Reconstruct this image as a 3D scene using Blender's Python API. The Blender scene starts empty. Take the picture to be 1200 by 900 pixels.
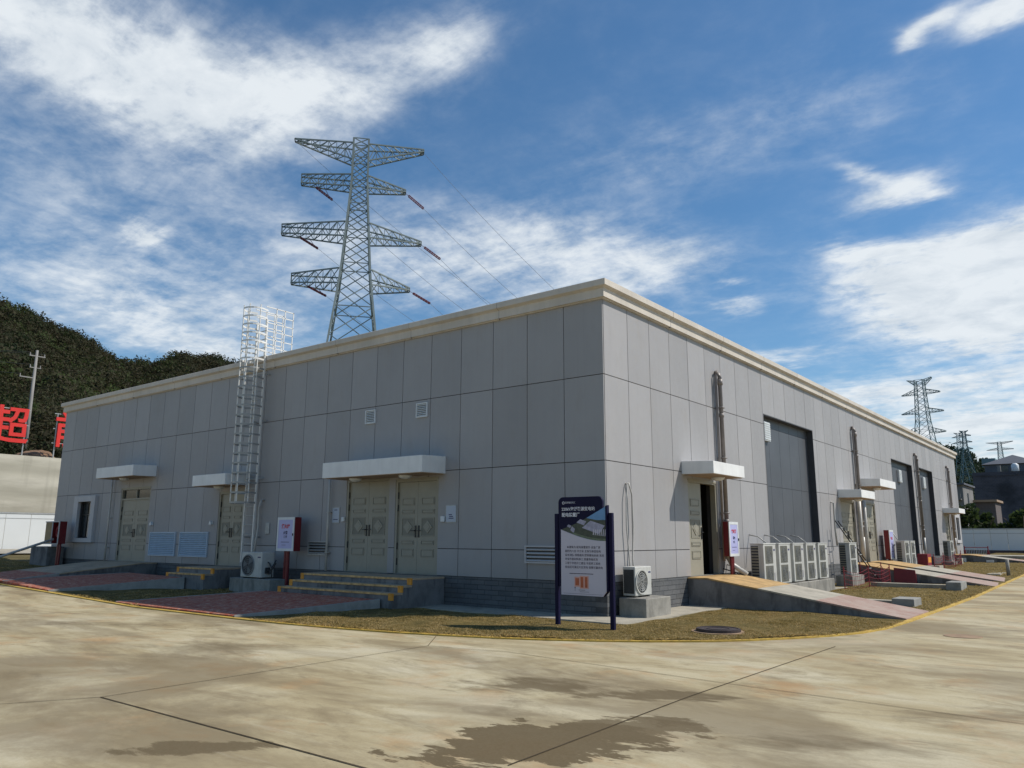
import bpy, bmesh, math, random
import numpy as np
from mathutils import Vector, Matrix
random.seed(7); rng = np.random.default_rng(11)
S = bpy.context.scene
COL = S.collection
R = math.radians

# ------------------------------------------------------------------ materials
def new_mat(name):
    m = bpy.data.materials.new(name); m.use_nodes = True
    nt = m.node_tree; b = nt.nodes['Principled BSDF']
    return m, nt, b
def N(nt, typ, **kw):
    n = nt.nodes.new(typ)
    for k, v in kw.items():
        if k.startswith('i_'):
            key = k[2:]
            key = int(key) if key.isdigit() else key.replace('_', ' ')
            n.inputs[key].default_value = v
        else: setattr(n, k, v)
    return n
def ramp(nt, fac, stops, interp='LINEAR'):
    r = nt.nodes.new('ShaderNodeValToRGB'); r.color_ramp.interpolation = interp
    el = r.color_ramp.elements
    while len(el) < len(stops): el.new(0.5)
    for e, (p, c) in zip(el, stops):
        e.position = p; e.color = (c, c, c, 1) if isinstance(c, (int, float)) else (*c, 1)
    nt.links.new(fac, r.inputs[0]); return r.outputs[0]
def mixc(nt, fac, a, b, mode='MIX'):
    n = nt.nodes.new('ShaderNodeMix'); n.data_type = 'RGBA'; n.blend_type = mode
    for sock, v in ((0, fac), (6, a), (7, b)):
        if isinstance(v, bpy.types.NodeSocket): nt.links.new(v, n.inputs[sock])
        elif isinstance(v, (int, float)): n.inputs[sock].default_value = v
        else: n.inputs[sock].default_value = (*v, 1)
    return n.outputs[2]
def mth(nt, op, a, b=None, c=None, clamp=False):
    n = nt.nodes.new('ShaderNodeMath'); n.operation = op; n.use_clamp = clamp
    for i, v in enumerate((a, b, c)):
        if v is None: continue
        if isinstance(v, bpy.types.NodeSocket): nt.links.new(v, n.inputs[i])
        else: n.inputs[i].default_value = v
    return n.outputs[0]
def coords(nt, scale=(1, 1, 1), rot=(0, 0, 0)):
    t = nt.nodes.new('ShaderNodeTexCoord'); g = nt.nodes.new('ShaderNodeNewGeometry')
    m = nt.nodes.new('ShaderNodeMapping'); m.inputs['Scale'].default_value = scale; m.inputs['Rotation'].default_value = rot
    nt.links.new(g.outputs['Position'], m.inputs[0]); return m.outputs[0]
def noise(nt, vec, scale, detail=4, rough=.55, dist=0.):
    n = N(nt, 'ShaderNodeTexNoise'); n.inputs['Scale'].default_value = scale; n.inputs['Detail'].default_value = detail
    n.inputs['Roughness'].default_value = rough; n.inputs['Distortion'].default_value = dist
    nt.links.new(vec, n.inputs['Vector']); return n.outputs['Fac']
def bump(nt, b, h, strength=.3, dist=.02):
    n = N(nt, 'ShaderNodeBump'); n.inputs['Strength'].default_value = strength; n.inputs['Distance'].default_value = dist
    nt.links.new(h, n.inputs['Height']); nt.links.new(n.outputs[0], b.inputs['Normal'])
def simple(name, col, rough=.6, metal=0., var=.12, vs=3., bs=0., bscale=40., streak=0.):
    m, nt, b = new_mat(name)
    v = coords(nt); n1 = noise(nt, v, vs, 6)
    lo = tuple(c * (1 - var) for c in col); hi = tuple(min(1, c * (1 + var)) for c in col)
    c = ramp(nt, n1, [(.3, lo), (.7, hi)])
    if streak:
        v2 = coords(nt, (9, 9, .35)); n2 = noise(nt, v2, 1., 4)
        c = mixc(nt, ramp(nt, n2, [(.45, 0), (.75, streak)]), c, tuple(x * .45 for x in col))
    nt.links.new(c, b.inputs['Base Color'])
    b.inputs['Roughness'].default_value = rough; b.inputs['Metallic'].default_value = metal
    if bs: bump(nt, b, noise(nt, v, bscale, 5), bs, .01)
    return m
M = {}
def panel_mat(name, col, var=.05):
    m, nt, b = new_mat(name)
    g = N(nt, 'ShaderNodeNewGeometry')
    v = coords(nt); n1 = noise(nt, v, .55, 5, .6); n2 = noise(nt, coords(nt, (5, 5, .25)), 1., 5, .6)
    k = mth(nt, 'ADD', mth(nt, 'MULTIPLY', g.outputs['Random Per Island'], .14), mth(nt, 'MULTIPLY', n1, .22))
    k = mth(nt, 'ADD', k, mth(nt, 'MULTIPLY', n2, .09))
    c = ramp(nt, k, [(.05, tuple(x * .80 for x in col)), (.41, tuple(min(1, x * 1.14) for x in col))])
    sk = noise(nt, coords(nt, (11, 11, .22)), 1., 5, .6)
    c = mixc(nt, ramp(nt, sk, [(.58, 0), (.76, .16)]), c, tuple(x * .6 for x in col))
    blot = noise(nt, coords(nt, (1.6, 1.6, .7)), 1.3, 6, .65)
    c = mixc(nt, ramp(nt, blot, [(.55, 0), (.72, .28)]), c, (.30, .27, .23))
    # rain streaks and dust near the base
    z = N(nt, 'ShaderNodeSeparateXYZ'); nt.links.new(g.outputs['Position'], z.inputs[0])
    d = mth(nt, 'SUBTRACT', 1.25, z.outputs[2], clamp=True)
    dn = mth(nt, 'MULTIPLY', d, mth(nt, 'MULTIPLY', noise(nt, v, 2.2, 6, .65), .7))
    c = mixc(nt, dn, c, (.24, .215, .17))
    nt.links.new(c, b.inputs['Base Color']); b.inputs['Specular IOR Level'].default_value = .3
    b.inputs['Roughness'].default_value = .48
    nt.links.new(ramp(nt, noise(nt, v, 7., 5), [(.3, .42), (.7, .62)]), b.inputs['Roughness'])
    bump(nt, b, mth(nt, 'ADD', noise(nt, v, 1.1, 2), mth(nt, 'MULTIPLY', noise(nt, v, 90., 3), .05)), .35, .03)
    return m
M['panel'] = panel_mat('grey_wall_panel', (.355, .345, .343))
M['joint'] = simple('joint_seal', (.055, .055, .06), .8)
M['tar'] = simple('tar_joint', (.085, .065, .042), .95, 0, .4, 2)
M['tar'].node_tree.nodes['Principled BSDF'].inputs['Specular IOR Level'].default_value = .05
M['darkpanel'] = simple('charcoal_sheet', (.075, .08, .09), .5, 0, .12, 1.2, .1, 3)
M['darkreveal'] = simple('charcoal_reveal', (.05, .052, .058), .6)
M['cornice'] = simple('cream_render', (.57, .52, .45), .7, 0, .1, 1.2, .15, 60, .15)
M['canopy'] = simple('white_canopy_render', (.78, .78, .76), .6, 0, .06, 2.5, .1, 50, .10)
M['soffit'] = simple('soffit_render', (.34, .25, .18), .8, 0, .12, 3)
M['roof'] = simple('roof_screed', (.3, .29, .27), .9)
M['door'] = simple('olive_door_paint', (.29, .275, .22), .45, 0, .05, 4)
M['doordk'] = simple('olive_door_shadowline', (.215, .205, .165), .6)
M['black'] = simple('black_metal', (.015, .015, .017), .4)
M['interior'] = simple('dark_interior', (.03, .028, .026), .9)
M['glass'] = None
m, nt, b = new_mat('window_glass'); b.inputs['Base Color'].default_value = (.03, .035, .035, 1); b.inputs['Roughness'].default_value = .04
b.inputs['IOR'].default_value = 1.6; b.inputs['Specular IOR Level'].default_value = .5; M['glass'] = m
M['surround'] = simple('grey_surround', (.5, .49, .49), .65, 0, .05, 3)
M['whitemetal'] = simple('white_painted_metal', (.68, .7, .7), .4, 0, .06, 6)
M['louver'] = simple('pale_blue_louver', (.42, .52, .62), .45, 0, .06, 5)
M['galv'] = simple('galvanised_steel', (.40, .41, .40), .5, .35, .15, 9)
M['galvshade'] = simple('shaded_galvanised', (.34, .34, .325), .45, .15, .1, 6)  # greyer copy of the ladder steel, wall shade put into its colour
M['galvwhite'] = simple('white_galvanised', (.75, .73, .68), .45, .1, .1, 6)  # ladder steel tone; on upper hoops and guard its white carries sunlight
M['pipe'] = simple('grey_brown_pipe', (.235, .205, .185), .45, 0, .15, 5, 0, 40, .3)
M['pipewhite'] = simple('pale_pvc_pipe', (.48, .46, .42), .4, 0, .1, 5)
M['acwhite'] = simple('ac_cream_casing', (.52, .515, .475), .5, 0, .1, 5, 0, 40, .3)
M['acdark'] = simple('ac_coil_dark', (.035, .037, .04), .6)
M['acgrille'] = simple('ac_grille_beige', (.25, .235, .18), .6, 0, .12, 8)
M['acgrey'] = simple('ac_grille_grey', (.2, .21, .215), .6)
M['red'] = simple('red_enamel', (.16, .010, .014), .4, 0, .12, 5)
M['redbright'] = simple('bright_red_sheet', (.66, .02, .012), .5, 0, .06, 2)
M['lilac'] = simple('pale_lilac_notice', (.44, .45, .72), .35, 0, .04, 3)
M['notice'] = simple('notice_paper', (.42, .47, .55), .4, 0, .05, 3)
M['inkred'] = simple('red_ink', (.55, .03, .06), .5)
M['inkblue'] = simple('dark_blue_ink', (.03, .03, .12), .5)
M['inkgrey'] = simple('grey_ink', (.06, .05, .08), .5)
M['navy'] = simple('navy_enamel', (.007, .006, .032), .5, 0, .08, 2)
M['navy'].node_tree.nodes['Principled BSDF'].inputs['Specular IOR Level'].default_value = .15
M['boardwhite'] = simple('board_white_face', (.52, .49, .56), .3, 0, .03, 2)
M['boardtext'] = simple('board_white_text', (.6, .6, .65), .4)
M['yellow'] = simple('yellow_ochre_paint', (.47, .30, .12), .75, 0, .32, 3.5, .3, 60, .25)
M['orangenose'] = simple('orange_nosing_paint', (.68, .28, .03), .65, 0, .25, 9, .2, 60)
M['brickwood'] = simple('tan_wood_board', (.32, .23, .12), .7, 0, .2, 4)
M['earth'] = simple('bare_earth', (.30, .2, .12), .95, 0, .35, 3, .5, 20)
M['wire'] = simple('aluminium_wire', (.3, .31, .33), .5, .3)
M['insul'] = simple('maroon_insulator', (.22, .06, .06), .35)
M['pylon'] = simple('pylon_galvanised', (.27, .31, .29), .6, .15, .15, .6)
M['pylonfar'] = simple('pylon_green_grey', (.16, .23, .235), .6, .2, .1, .2)
M['concretepole'] = simple('concrete_pole_grey', (.25, .24, .225), .8, 0, .12, 1)
M['iron'] = simple('cast_iron', (.06, .045, .045), .55, .3, .2, 15, .3, 60)
M['fencewhite'] = simple('white_sheet_fence', (.66, .68, .67), .45, 0, .03, .5)
M['fencegrey'] = simple('light_grey_sheet_fence', (.8, .8, .77), .5, 0, .05, .5)
M['nethouse'] = simple('grey_blue_render', (.11, .12, .14), .85, 0, .15, .4)
M['housetan'] = simple('tan_render', (.36, .26, .18), .85, 0, .1, .4)
M['housepale'] = simple('pale_render', (.2, .195, .185), .85, 0, .15, .6)
M['rooftile'] = simple('slate_grey_tile', (.10, .11, .13), .8, 0, .12, .8)
M['dirtyglass'] = simple('dark_window', (.03, .035, .04), .2)
M['bark'] = simple('bark', (.12, .09, .065), .9, 0, .2, 4)
M['safered'] = simple('safety_red', (.24, .02, .03), .5, 0, .2, 5)

def concrete_block_mat(name, col, stain=.4, rot=0.):
    m, nt, b = new_mat(name)
    v = coords(nt); n1 = noise(nt, v, 2.3, 8, .65); n2 = noise(nt, v, 26., 5)
    c = ramp(nt, n1, [(.28, tuple(x * .62 for x in col)), (.5, col), (.75, tuple(min(1, x * 1.22) for x in col))])
    c = mixc(nt, mth(nt, 'MULTIPLY', ramp(nt, n2, [(.4, 0.), (.8, 1.)]), .3), c, tuple(x * .7 for x in col))
    st = noise(nt, coords(nt, (2.4, 2.4, .7)), 1.3, 5, .6)
    c = mixc(nt, ramp(nt, st, [(.5, 0), (.62, stain)]), c, tuple(x * .33 for x in col))
    nt.links.new(c, b.inputs['Base Color']); b.inputs['Roughness'].default_value = .85
    bump(nt, b, mth(nt, 'ADD', n1, mth(nt, 'MULTIPLY', n2, .4)), .5, .012)
    return m
M['concrete'] = concrete_block_mat('raw_concrete', (.29, .275, .24), .45)
M['concretedk'] = concrete_block_mat('dark_mortar_concrete', (.19, .185, .18), .7)
M['apron'] = concrete_block_mat('pale_screed', (.38, .345, .27), .12)
M['ramptop'] = concrete_block_mat('pale_ramp_slabs', (.40, .365, .29), .15)

def retaining_mat():
    m, nt, b = new_mat('board_marked_concrete')
    v = coords(nt); w = N(nt, 'ShaderNodeTexWave'); w.wave_type = 'BANDS'; w.bands_direction = 'Z'
    w.inputs['Scale'].default_value = .22; w.inputs['Distortion'].default_value = 2.; w.inputs['Detail'].default_value = 5; w.inputs['Detail Scale'].default_value = .6
    nt.links.new(v, w.inputs[0])
    c = ramp(nt, w.outputs['Fac'], [(0., (.40, .37, .29)), (.5, (.49, .455, .36)), (1., (.56, .52, .42))])
    n1 = noise(nt, coords(nt, (1, .25, 1.6)), .8, 7, .65)
    c = mixc(nt, ramp(nt, n1, [(.42, 0), (.75, .75)]), c, (.3, .275, .21))
    n2 = noise(nt, coords(nt, (1, 1.3, .12)), 1., 5)
    c = mixc(nt, ramp(nt, n2, [(.55, 0), (.8, .5)]), c, (.22, .2, .16))
    nt.links.new(c, b.inputs['Base Color']); b.inputs['Roughness'].default_value = .9
    bump(nt, b, w.outputs['Fac'], .4, .05); return m
M['retaining'] = retaining_mat()
def darkwall_mat():
    m, nt, b = new_mat('dark_block_masonry')
    br = N(nt, 'ShaderNodeTexBrick'); sp = N(nt, 'ShaderNodeSeparateXYZ'); cb = N(nt, 'ShaderNodeCombineXYZ')
    g = N(nt, 'ShaderNodeNewGeometry'); nt.links.new(g.outputs['Position'], sp.inputs[0])
    nt.links.new(sp.outputs[0], cb.inputs[0]); nt.links.new(sp.outputs[2], cb.inputs[1]); nt.links.new(cb.outputs[0], br.inputs[0])
    br.inputs['Scale'].default_value = .9; br.inputs['Color1'].default_value = (.045, .042, .055, 1); br.inputs['Color2'].default_value = (.07, .066, .08, 1)
    br.inputs['Mortar'].default_value = (.10, .095, .10, 1); br.inputs['Mortar Size'].default_value = .03
    c = mixc(nt, ramp(nt, noise(nt, coords(nt, (.25, 1, 1.2)), .6, 6), [(.35, 0), (.7, .9)]), br.outputs[0], (.13, .12, .135))
    c = mixc(nt, ramp(nt, noise(nt, coords(nt, (.35, 1, .35)), .5, 4), [(.5, 0), (.62, .8)]), c, (.03, .03, .035))
    nt.links.new(c, b.inputs['Base Color']); b.inputs['Roughness'].default_value = .9; return m
M['darkwall'] = darkwall_mat()
def plinth_mat(axis, name='slate_block_plinth'):
    m, nt, b = new_mat(name)
    br = N(nt, 'ShaderNodeTexBrick'); sp = N(nt, 'ShaderNodeSeparateXYZ'); cb = N(nt, 'ShaderNodeCombineXYZ')
    g = N(nt, 'ShaderNodeNewGeometry'); nt.links.new(g.outputs['Position'], sp.inputs[0])
    nt.links.new(sp.outputs[axis], cb.inputs[0]); nt.links.new(sp.outputs[2], cb.inputs[1]); nt.links.new(cb.outputs[0], br.inputs[0])
    br.inputs['Scale'].default_value = 1.; br.inputs['Brick Width'].default_value = .42; br.inputs['Row Height'].default_value = .11
    br.inputs['Mortar Size'].default_value = .008; br.inputs['Color1'].default_value = (.085, .088, .09, 1); br.inputs['Color2'].default_value = (.12, .122, .125, 1)
    br.inputs['Mortar'].default_value = (.05, .052, .055, 1)
    v = coords(nt)
    c = mixc(nt, ramp(nt, noise(nt, v, 3., 7, .7), [(.45, 0), (.8, .45)]), br.outputs[0], (.19, .185, .175))
    nt.links.new(c, b.inputs['Base Color']); b.inputs['Roughness'].default_value = .75
    h = mth(nt, 'ADD', mth(nt, 'MULTIPLY', noise(nt, v, 14., 5), .6), mth(nt, 'SUBTRACT', 1., br.outputs['Fac']))
    bump(nt, b, h, .7, .02); return m
M['plinthx'] = plinth_mat(0); M['plinthy'] = plinth_mat(1, 'slate_block_plinth_side')
def paver_mat():
    m, nt, b = new_mat('red_clay_pavers')
    br = N(nt, 'ShaderNodeTexBrick'); v = coords(nt, (1, 1, 1), (0, 0, 0)); nt.links.new(v, br.inputs[0])
    br.inputs['Scale'].default_value = 1.; br.inputs['Brick Width'].default_value = .2; br.inputs['Row Height'].default_value = .1
    br.inputs['Mortar Size'].default_value = .006; br.inputs['Color1'].default_value = (.36, .06, .022, 1); br.inputs['Color2'].default_value = (.46, .14, .07, 1)
    br.inputs['Mortar'].default_value = (.3, .22, .17, 1); br.inputs['Bias'].default_value = -.1
    c = mixc(nt, ramp(nt, noise(nt, v, 1.7, 7, .7), [(.5, 0), (.7, .4)]), br.outputs[0], (.34, .22, .18))
    c = mixc(nt, ramp(nt, noise(nt, v, 9., 4, .7), [(.52, 0), (.68, .75)]), c, (.62, .46, .36))
    nt.links.new(c, b.inputs['Base Color']); b.inputs['Roughness'].default_value = .85
    bump(nt, b, mth(nt, 'ADD', mth(nt, 'SUBTRACT', 1., br.outputs['Fac']), noise(nt, v, 30., 3)), .5, .008); return m
M['paver'] = paver_mat()
def road_mat():
    m, nt, b = new_mat('stained_road_concrete')
    v = coords(nt)
    vs = coords(nt, (.6, 1.25, 1), (0, 0, R(-52))); n1 = noise(nt, vs, .5, 10, .66, .8)
    vs2 = coords(nt, (.55, 1.6, 1), (0, 0, R(-58))); n2 = noise(nt, vs2, 1.4, 10, .74, .7)
    fine = noise(nt, v, 45., 6, .75); n3 = noise(nt, v, .7, 8, .68)
    c = ramp(nt, n1, [(.32, (.29, .225, .125)), (.45, (.43, .355, .21)), (.57, (.52, .45, .29)), (.72, (.59, .53, .38))])
    c = mixc(nt, ramp(nt, n2, [(.50, 0), (.66, .66)]), c, (.24, .185, .105))
    c = mixc(nt, ramp(nt, n3, [(.53, 0), (.66, .65)]), c, (.44, .265, .12))
    c = mixc(nt, ramp(nt, noise(nt, v, .33, 7, .6), [(.52, 0), (.66, .6)]), c, (.54, .48, .34))
    big = noise(nt, coords(nt, (.8, 1.5, 1), (0, 0, R(-45))), .26, 8, .66, .6)
    c = mixc(nt, ramp(nt, big, [(.47, 0), (.60, .68)]), c, (.20, .155, .09))
    c = mixc(nt, ramp(nt, noise(nt, coords(nt, (.7, 1.4, 1), (0, 0, R(-50))), 1.0, 10, .74, .8), [(.55, 0), (.68, .6)]), c, (.19, .15, .09))
    # worn pale scuffs and tyre tracks
    c = mixc(nt, ramp(nt, noise(nt, coords(nt, (.2, 2.4, 1), (0, 0, R(-70))), 1.2, 8, .65), [(.62, 0), (.72, .35)]), c, (.55, .5, .38))
    # damp patches left by puddles, each with its own outline
    g = N(nt, 'ShaderNodeNewGeometry'); sp = N(nt, 'ShaderNodeSeparateXYZ'); nt.links.new(g.outputs['Position'], sp.inputs[0])
    w1 = mth(nt, 'MULTIPLY', mth(nt, 'SUBTRACT', noise(nt, coords(nt, (.7, 1.7, 1), (0, 0, R(-55))), 1.9, 9, .68, .3), .5), 3.0)
    wob = mth(nt, 'ADD', w1, mth(nt, 'MULTIPLY', mth(nt, 'SUBTRACT', noise(nt, v, 1.1, 5, .6), .5), 1.6))
    wet = None
    for (x, y, ra, rb, th, soft, amt) in DAMP:
        dx = mth(nt, 'SUBTRACT', sp.outputs[0], x); dy = mth(nt, 'SUBTRACT', sp.outputs[1], y)
        c_, s_ = math.cos(th), math.sin(th)
        u = mth(nt, 'ADD', mth(nt, 'MULTIPLY', dx, c_ / ra), mth(nt, 'MULTIPLY', dy, s_ / ra))
        w = mth(nt, 'ADD', mth(nt, 'MULTIPLY', dx, -s_ / rb), mth(nt, 'MULTIPLY', dy, c_ / rb))
        d = mth(nt, 'SQRT', mth(nt, 'ADD', mth(nt, 'MULTIPLY', u, u), mth(nt, 'MULTIPLY', w, w)))
        k = mth(nt, 'MULTIPLY', mth(nt, 'MULTIPLY', mth(nt, 'SUBTRACT', 1.0, mth(nt, 'ADD', d, wob)), soft, clamp=True), amt)
        wet = k if wet is None else mth(nt, 'MAXIMUM', wet, k)
    c = mixc(nt, wet, c, (.12, .088, .045))
    c = mixc(nt, ramp(nt, fine, [(.4, .0), (.75, .32)]), c, (.24, .19, .12))
    nt.links.new(c, b.inputs['Base Color'])
    b.inputs['Roughness'].default_value = .8; b.inputs['Specular IOR Level'].default_value = .15
    bump(nt, b, mth(nt, 'ADD', mth(nt, 'MULTIPLY', fine, .6), n3), .25, .012)
    return m
DAMP = [(4.7, -8.75, 1.25, .62, R(60), 9., .95), (5.0, -7.9, .7, .5, R(40), 6., .85), (3.15, -6.75, 1.0, .55, R(45), 1.6, .85), (4.5, -6.45, .8, .3, R(35), 3., .8), (2.6, -10.7, .55, .22, R(45), 4., .85),
        (6.6, -7.4, 1.3, .4, R(38), 1., .7), (-2.6, -7.4, 1.6, .5, R(40), 1., .55), (7.6, -5.2, 1.4, .35, R(45), 1., .6), (-7., -7., 2.5, .5, R(30), 1., .6)]
M['road'] = road_mat()
def soil_mat(name, a, b_, c_, sc=1.4):
    m, nt, b = new_mat(name)
    v = coords(nt); n1 = noise(nt, v, sc, 8, .7); n2 = noise(nt, v, sc * 9, 6, .7)
    k = mth(nt, 'ADD', mth(nt, 'MULTIPLY', n1, .65), mth(nt, 'MULTIPLY', n2, .35))
    nt.links.new(ramp(nt, k, [(.32, a), (.5, b_), (.68, c_)]), b.inputs['Base Color'])
    b.inputs['Roughness'].default_value = .95; b.inputs['Specular IOR Level'].default_value = .1
    bump(nt, b, mth(nt, 'ADD', n1, n2), .9, .05); return m
M['lawn'] = soil_mat('patchy_turf_soil', (.06, .05, .018), (.15, .115, .042), (.27, .19, .08))
M['terrain'] = soil_mat('rough_ground', (.05, .055, .02), (.12, .1, .045), (.2, .15, .08), .3)
M['hillside'] = soil_mat('hill_undergrowth', (.010, .014, .006), (.022, .028, .011), (.06, .045, .022), .05)
def blade_mat():
    m, nt, b = new_mat('dry_turf_blades')
    g = N(nt, 'ShaderNodeNewGeometry'); v = coords(nt)
    k = mth(nt, 'ADD', mth(nt, 'MULTIPLY', g.outputs['Random Per Island'], .16), mth(nt, 'MULTIPLY', noise(nt, coords(nt, (1, 1.6, 1), (0, 0, .5)), 2.3, 8, .76, 1.2), 1.2))
    nt.links.new(ramp(nt, k, [(.36, (.028, .032, .008)), (.45, (.08, .075, .018)), (.53, (.18, .14, .038)), (.63, (.31, .225, .075)), (.78, (.46, .34, .15))]), b.inputs['Base Color'])
    b.inputs['Roughness'].default_value = .8; return m
M['blade'] = blade_mat()
def leaf_mat(name, cols, sc=.09):
    m, nt, b = new_mat(name)
    g = N(nt, 'ShaderNodeNewGeometry'); v = coords(nt)
    k = mth(nt, 'ADD', mth(nt, 'MULTIPLY', g.outputs['Random Per Island'], .12), mth(nt, 'MULTIPLY', noise(nt, v, sc, 6, .75), .98))
    st = [(.3 + .5 * i / (len(cols) - 1), c) for i, c in enumerate(cols)]
    nt.links.new(ramp(nt, k, st), b.inputs['Base Color'])
    b.inputs['Roughness'].default_value = .75; b.inputs['Specular IOR Level'].default_value = .25; return m
def translucent(m, f):
    nt = m.node_tree; b = nt.nodes['Principled BSDF']; out = [n for n in nt.nodes if n.type == 'OUTPUT_MATERIAL'][0]
    t = nt.nodes.new('ShaderNodeBsdfTranslucent'); mx = nt.nodes.new('ShaderNodeMixShader'); mx.inputs[0].default_value = f
    nt.links.new(b.inputs['Base Color'].links[0].from_socket, t.inputs[0]); nt.links.new(b.outputs[0], mx.inputs[1]); nt.links.new(t.outputs[0], mx.inputs[2]); nt.links.new(mx.outputs[0], out.inputs[0])
M['wood'] = leaf_mat('hill_foliage', [(.014, .024, .009), (.028, .044, .014), (.058, .047, .026), (.048, .074, .020), (.10, .115, .034)], .06)
M['woodfar'] = leaf_mat('far_foliage', [(.02, .035, .02), (.03, .05, .026), (.05, .075, .03)], .03)
M['bush'] = leaf_mat('bush_foliage', [(.018, .03, .01), (.04, .06, .018), (.07, .1, .03)], .4)

for k_ in ('wood', 'woodfar', 'bush', 'blade'): translucent(M[k_], .42)

# ------------------------------------------------------------------ mesh builder
TL = lambda p: (p[0], -p[1], p[2])          # (along, out, up) on the long front wall
TR = lambda p: (p[1], p[0], p[2])           # (along, out, up) on the sunlit side wall
ID = lambda p: p
class MB:
    def __init__(s, T=ID): s.v = []; s.f = []; s.m = []; s.T = T; s.mi = 0
    def add(s, vs, fs):
        o = len(s.v); s.v += [tuple(s.T(p)) for p in vs]
        for f in fs: s.f.append([o + i for i in f]); s.m.append(s.mi)
        return s
    def box(s, x0, x1, y0, y1, z0, z1):
        return s.add([(x0,y0,z0),(x1,y0,z0),(x1,y1,z0),(x0,y1,z0),(x0,y0,z1),(x1,y0,z1),(x1,y1,z1),(x0,y1,z1)],
                     [(0,3,2,1),(4,5,6,7),(0,1,5,4),(1,2,6,5),(2,3,7,6),(3,0,4,7)])
    def quad(s, a, b, c, d): return s.add([a,b,c,d], [(0,1,2,3)])
    def hexa(s, bot, top):
        return s.add(list(bot)+list(top), [(0,3,2,1),(4,5,6,7),(0,1,5,4),(1,2,6,5),(2,3,7,6),(3,0,4,7)])
    def prism(s, pts, axis, a, b):
        def P(p, t):
            if axis == 0: return (t, p[0], p[1])
            if axis == 1: return (p[0], t, p[1])
            return (p[0], p[1], t)
        n = len(pts)
        return s.add([P(p,a) for p in pts]+[P(p,b) for p in pts], [list(range(n))[::-1], list(range(n,2*n))]+[(i,(i+1)%n,n+(i+1)%n,n+i) for i in range(n)])
    def tube(s, pts, r, n=8, caps=True):
        pts = [Vector(p) for p in pts]; rings = []
        rs = r if isinstance(r, (list, tuple)) else [r]*len(pts)
        for i, p in enumerate(pts):
            d = (pts[min(i+1,len(pts)-1)]-pts[max(i-1,0)])
            if d.length < 1e-9: d = Vector((0,0,1))
            d.normalize(); up = Vector((0,0,1)) if abs(d.z) < .9 else Vector((1,0,0))
            a = d.cross(up).normalized(); b = d.cross(a)
            rings.append([p + (a*math.cos(t)+b*math.sin(t))*rs[i] for t in [2*math.pi*(k+.5)/n for k in range(n)]])
        vs = [tuple(q) for ring in rings for q in ring]; fs = []
        for i in range(len(pts)-1):
            for k in range(n):
                fs.append((i*n+k, i*n+(k+1)%n, (i+1)*n+(k+1)%n, (i+1)*n+k))
        if caps: fs += [tuple(range(n))[::-1], tuple((len(pts)-1)*n+k for k in range(n))]
        return s.add(vs, fs)
    def disc(s, c, axis, r, a, b, n=24):
        pts = [(r*math.cos(2*math.pi*k/n), r*math.sin(2*math.pi*k/n)) for k in range(n)]
        if axis == 1: return s.prism([(c[0]+p[0], c[2]+p[1]) for p in pts], 1, a, b)
        if axis == 0: return s.prism([(c[1]+p[0], c[2]+p[1]) for p in pts], 0, a, b)
        return s.prism([(c[0]+p[0], c[1]+p[1]) for p in pts], 2, a, b)
    def ring(s, c, axis, r, w, t, n=28):   # ring of square section
        P = []
        for k in range(n):
            a = 2*math.pi*k/n; ca, sa = math.cos(a), math.sin(a)
            for rr, tt in ((r-w/2,-t/2),(r+w/2,-t/2),(r+w/2,t/2),(r-w/2,t/2)):
                P.append({0:(c[0]+tt,c[1]+rr*ca,c[2]+rr*sa),1:(c[0]+rr*ca,c[1]+tt,c[2]+rr*sa),2:(c[0]+rr*ca,c[1]+rr*sa,c[2]+tt)}[axis])
        F = []
        for k in range(n):
            k2 = (k+1)%n
            for j in range(4): F.append((k*4+j, k*4+(j+1)%4, k2*4+(j+1)%4, k2*4+j))
        return s.add(P, F)
    def build(s, name, mats, parent=None, smooth=False, bevel=0.):
        off = Vector((0,0,0)); q = parent
        while q is not None: off += Vector(q.location); q = q.parent
        me = bpy.data.meshes.new(name)
        me.from_pydata([(p[0]-off[0], p[1]-off[1], p[2]-off[2]) for p in s.v], [], s.f)
        if not isinstance(mats, (list, tuple)): mats = [mats]
        for m in mats: me.materials.append(m)
        me.polygons.foreach_set('material_index', s.m)
        bm = bmesh.new(); bm.from_mesh(me); bmesh.ops.recalc_face_normals(bm, faces=bm.faces); bm.to_mesh(me); bm.free()
        if smooth: me.polygons.foreach_set('use_smooth', [True]*len(me.polygons))
        o = bpy.data.objects.new(name, me); COL.objects.link(o)
        if parent is not None: o.parent = parent
        if bevel:
            bv = o.modifiers.new('edge', 'BEVEL'); bv.width = bevel; bv.segments = 2; bv.limit_method = 'ANGLE'; bv.angle_limit = R(40)
        return o
def tag(o, label, cat, group=None, kind=None):
    if label: o['label'] = label
    if cat: o['category'] = cat
    if group: o['group'] = group
    if kind: o['kind'] = kind
    return o
def thing(name, label, cat, loc=(0,0,0), group=None):
    o = bpy.data.objects.new(name, None); COL.objects.link(o); o.location = loc; o.empty_display_size = .3
    return tag(o, label, cat, group)
def struct(o): o['kind'] = 'structure'; return o
def dup(root, loc, label):
    r = root.copy(); COL.objects.link(r); r.location = loc; r['label'] = label
    for ch in list(root.children):
        c = ch.copy(); COL.objects.link(c); c.parent = r
        for g in ch.children:
            d = g.copy(); COL.objects.link(d); d.parent = c
    return r
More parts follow.
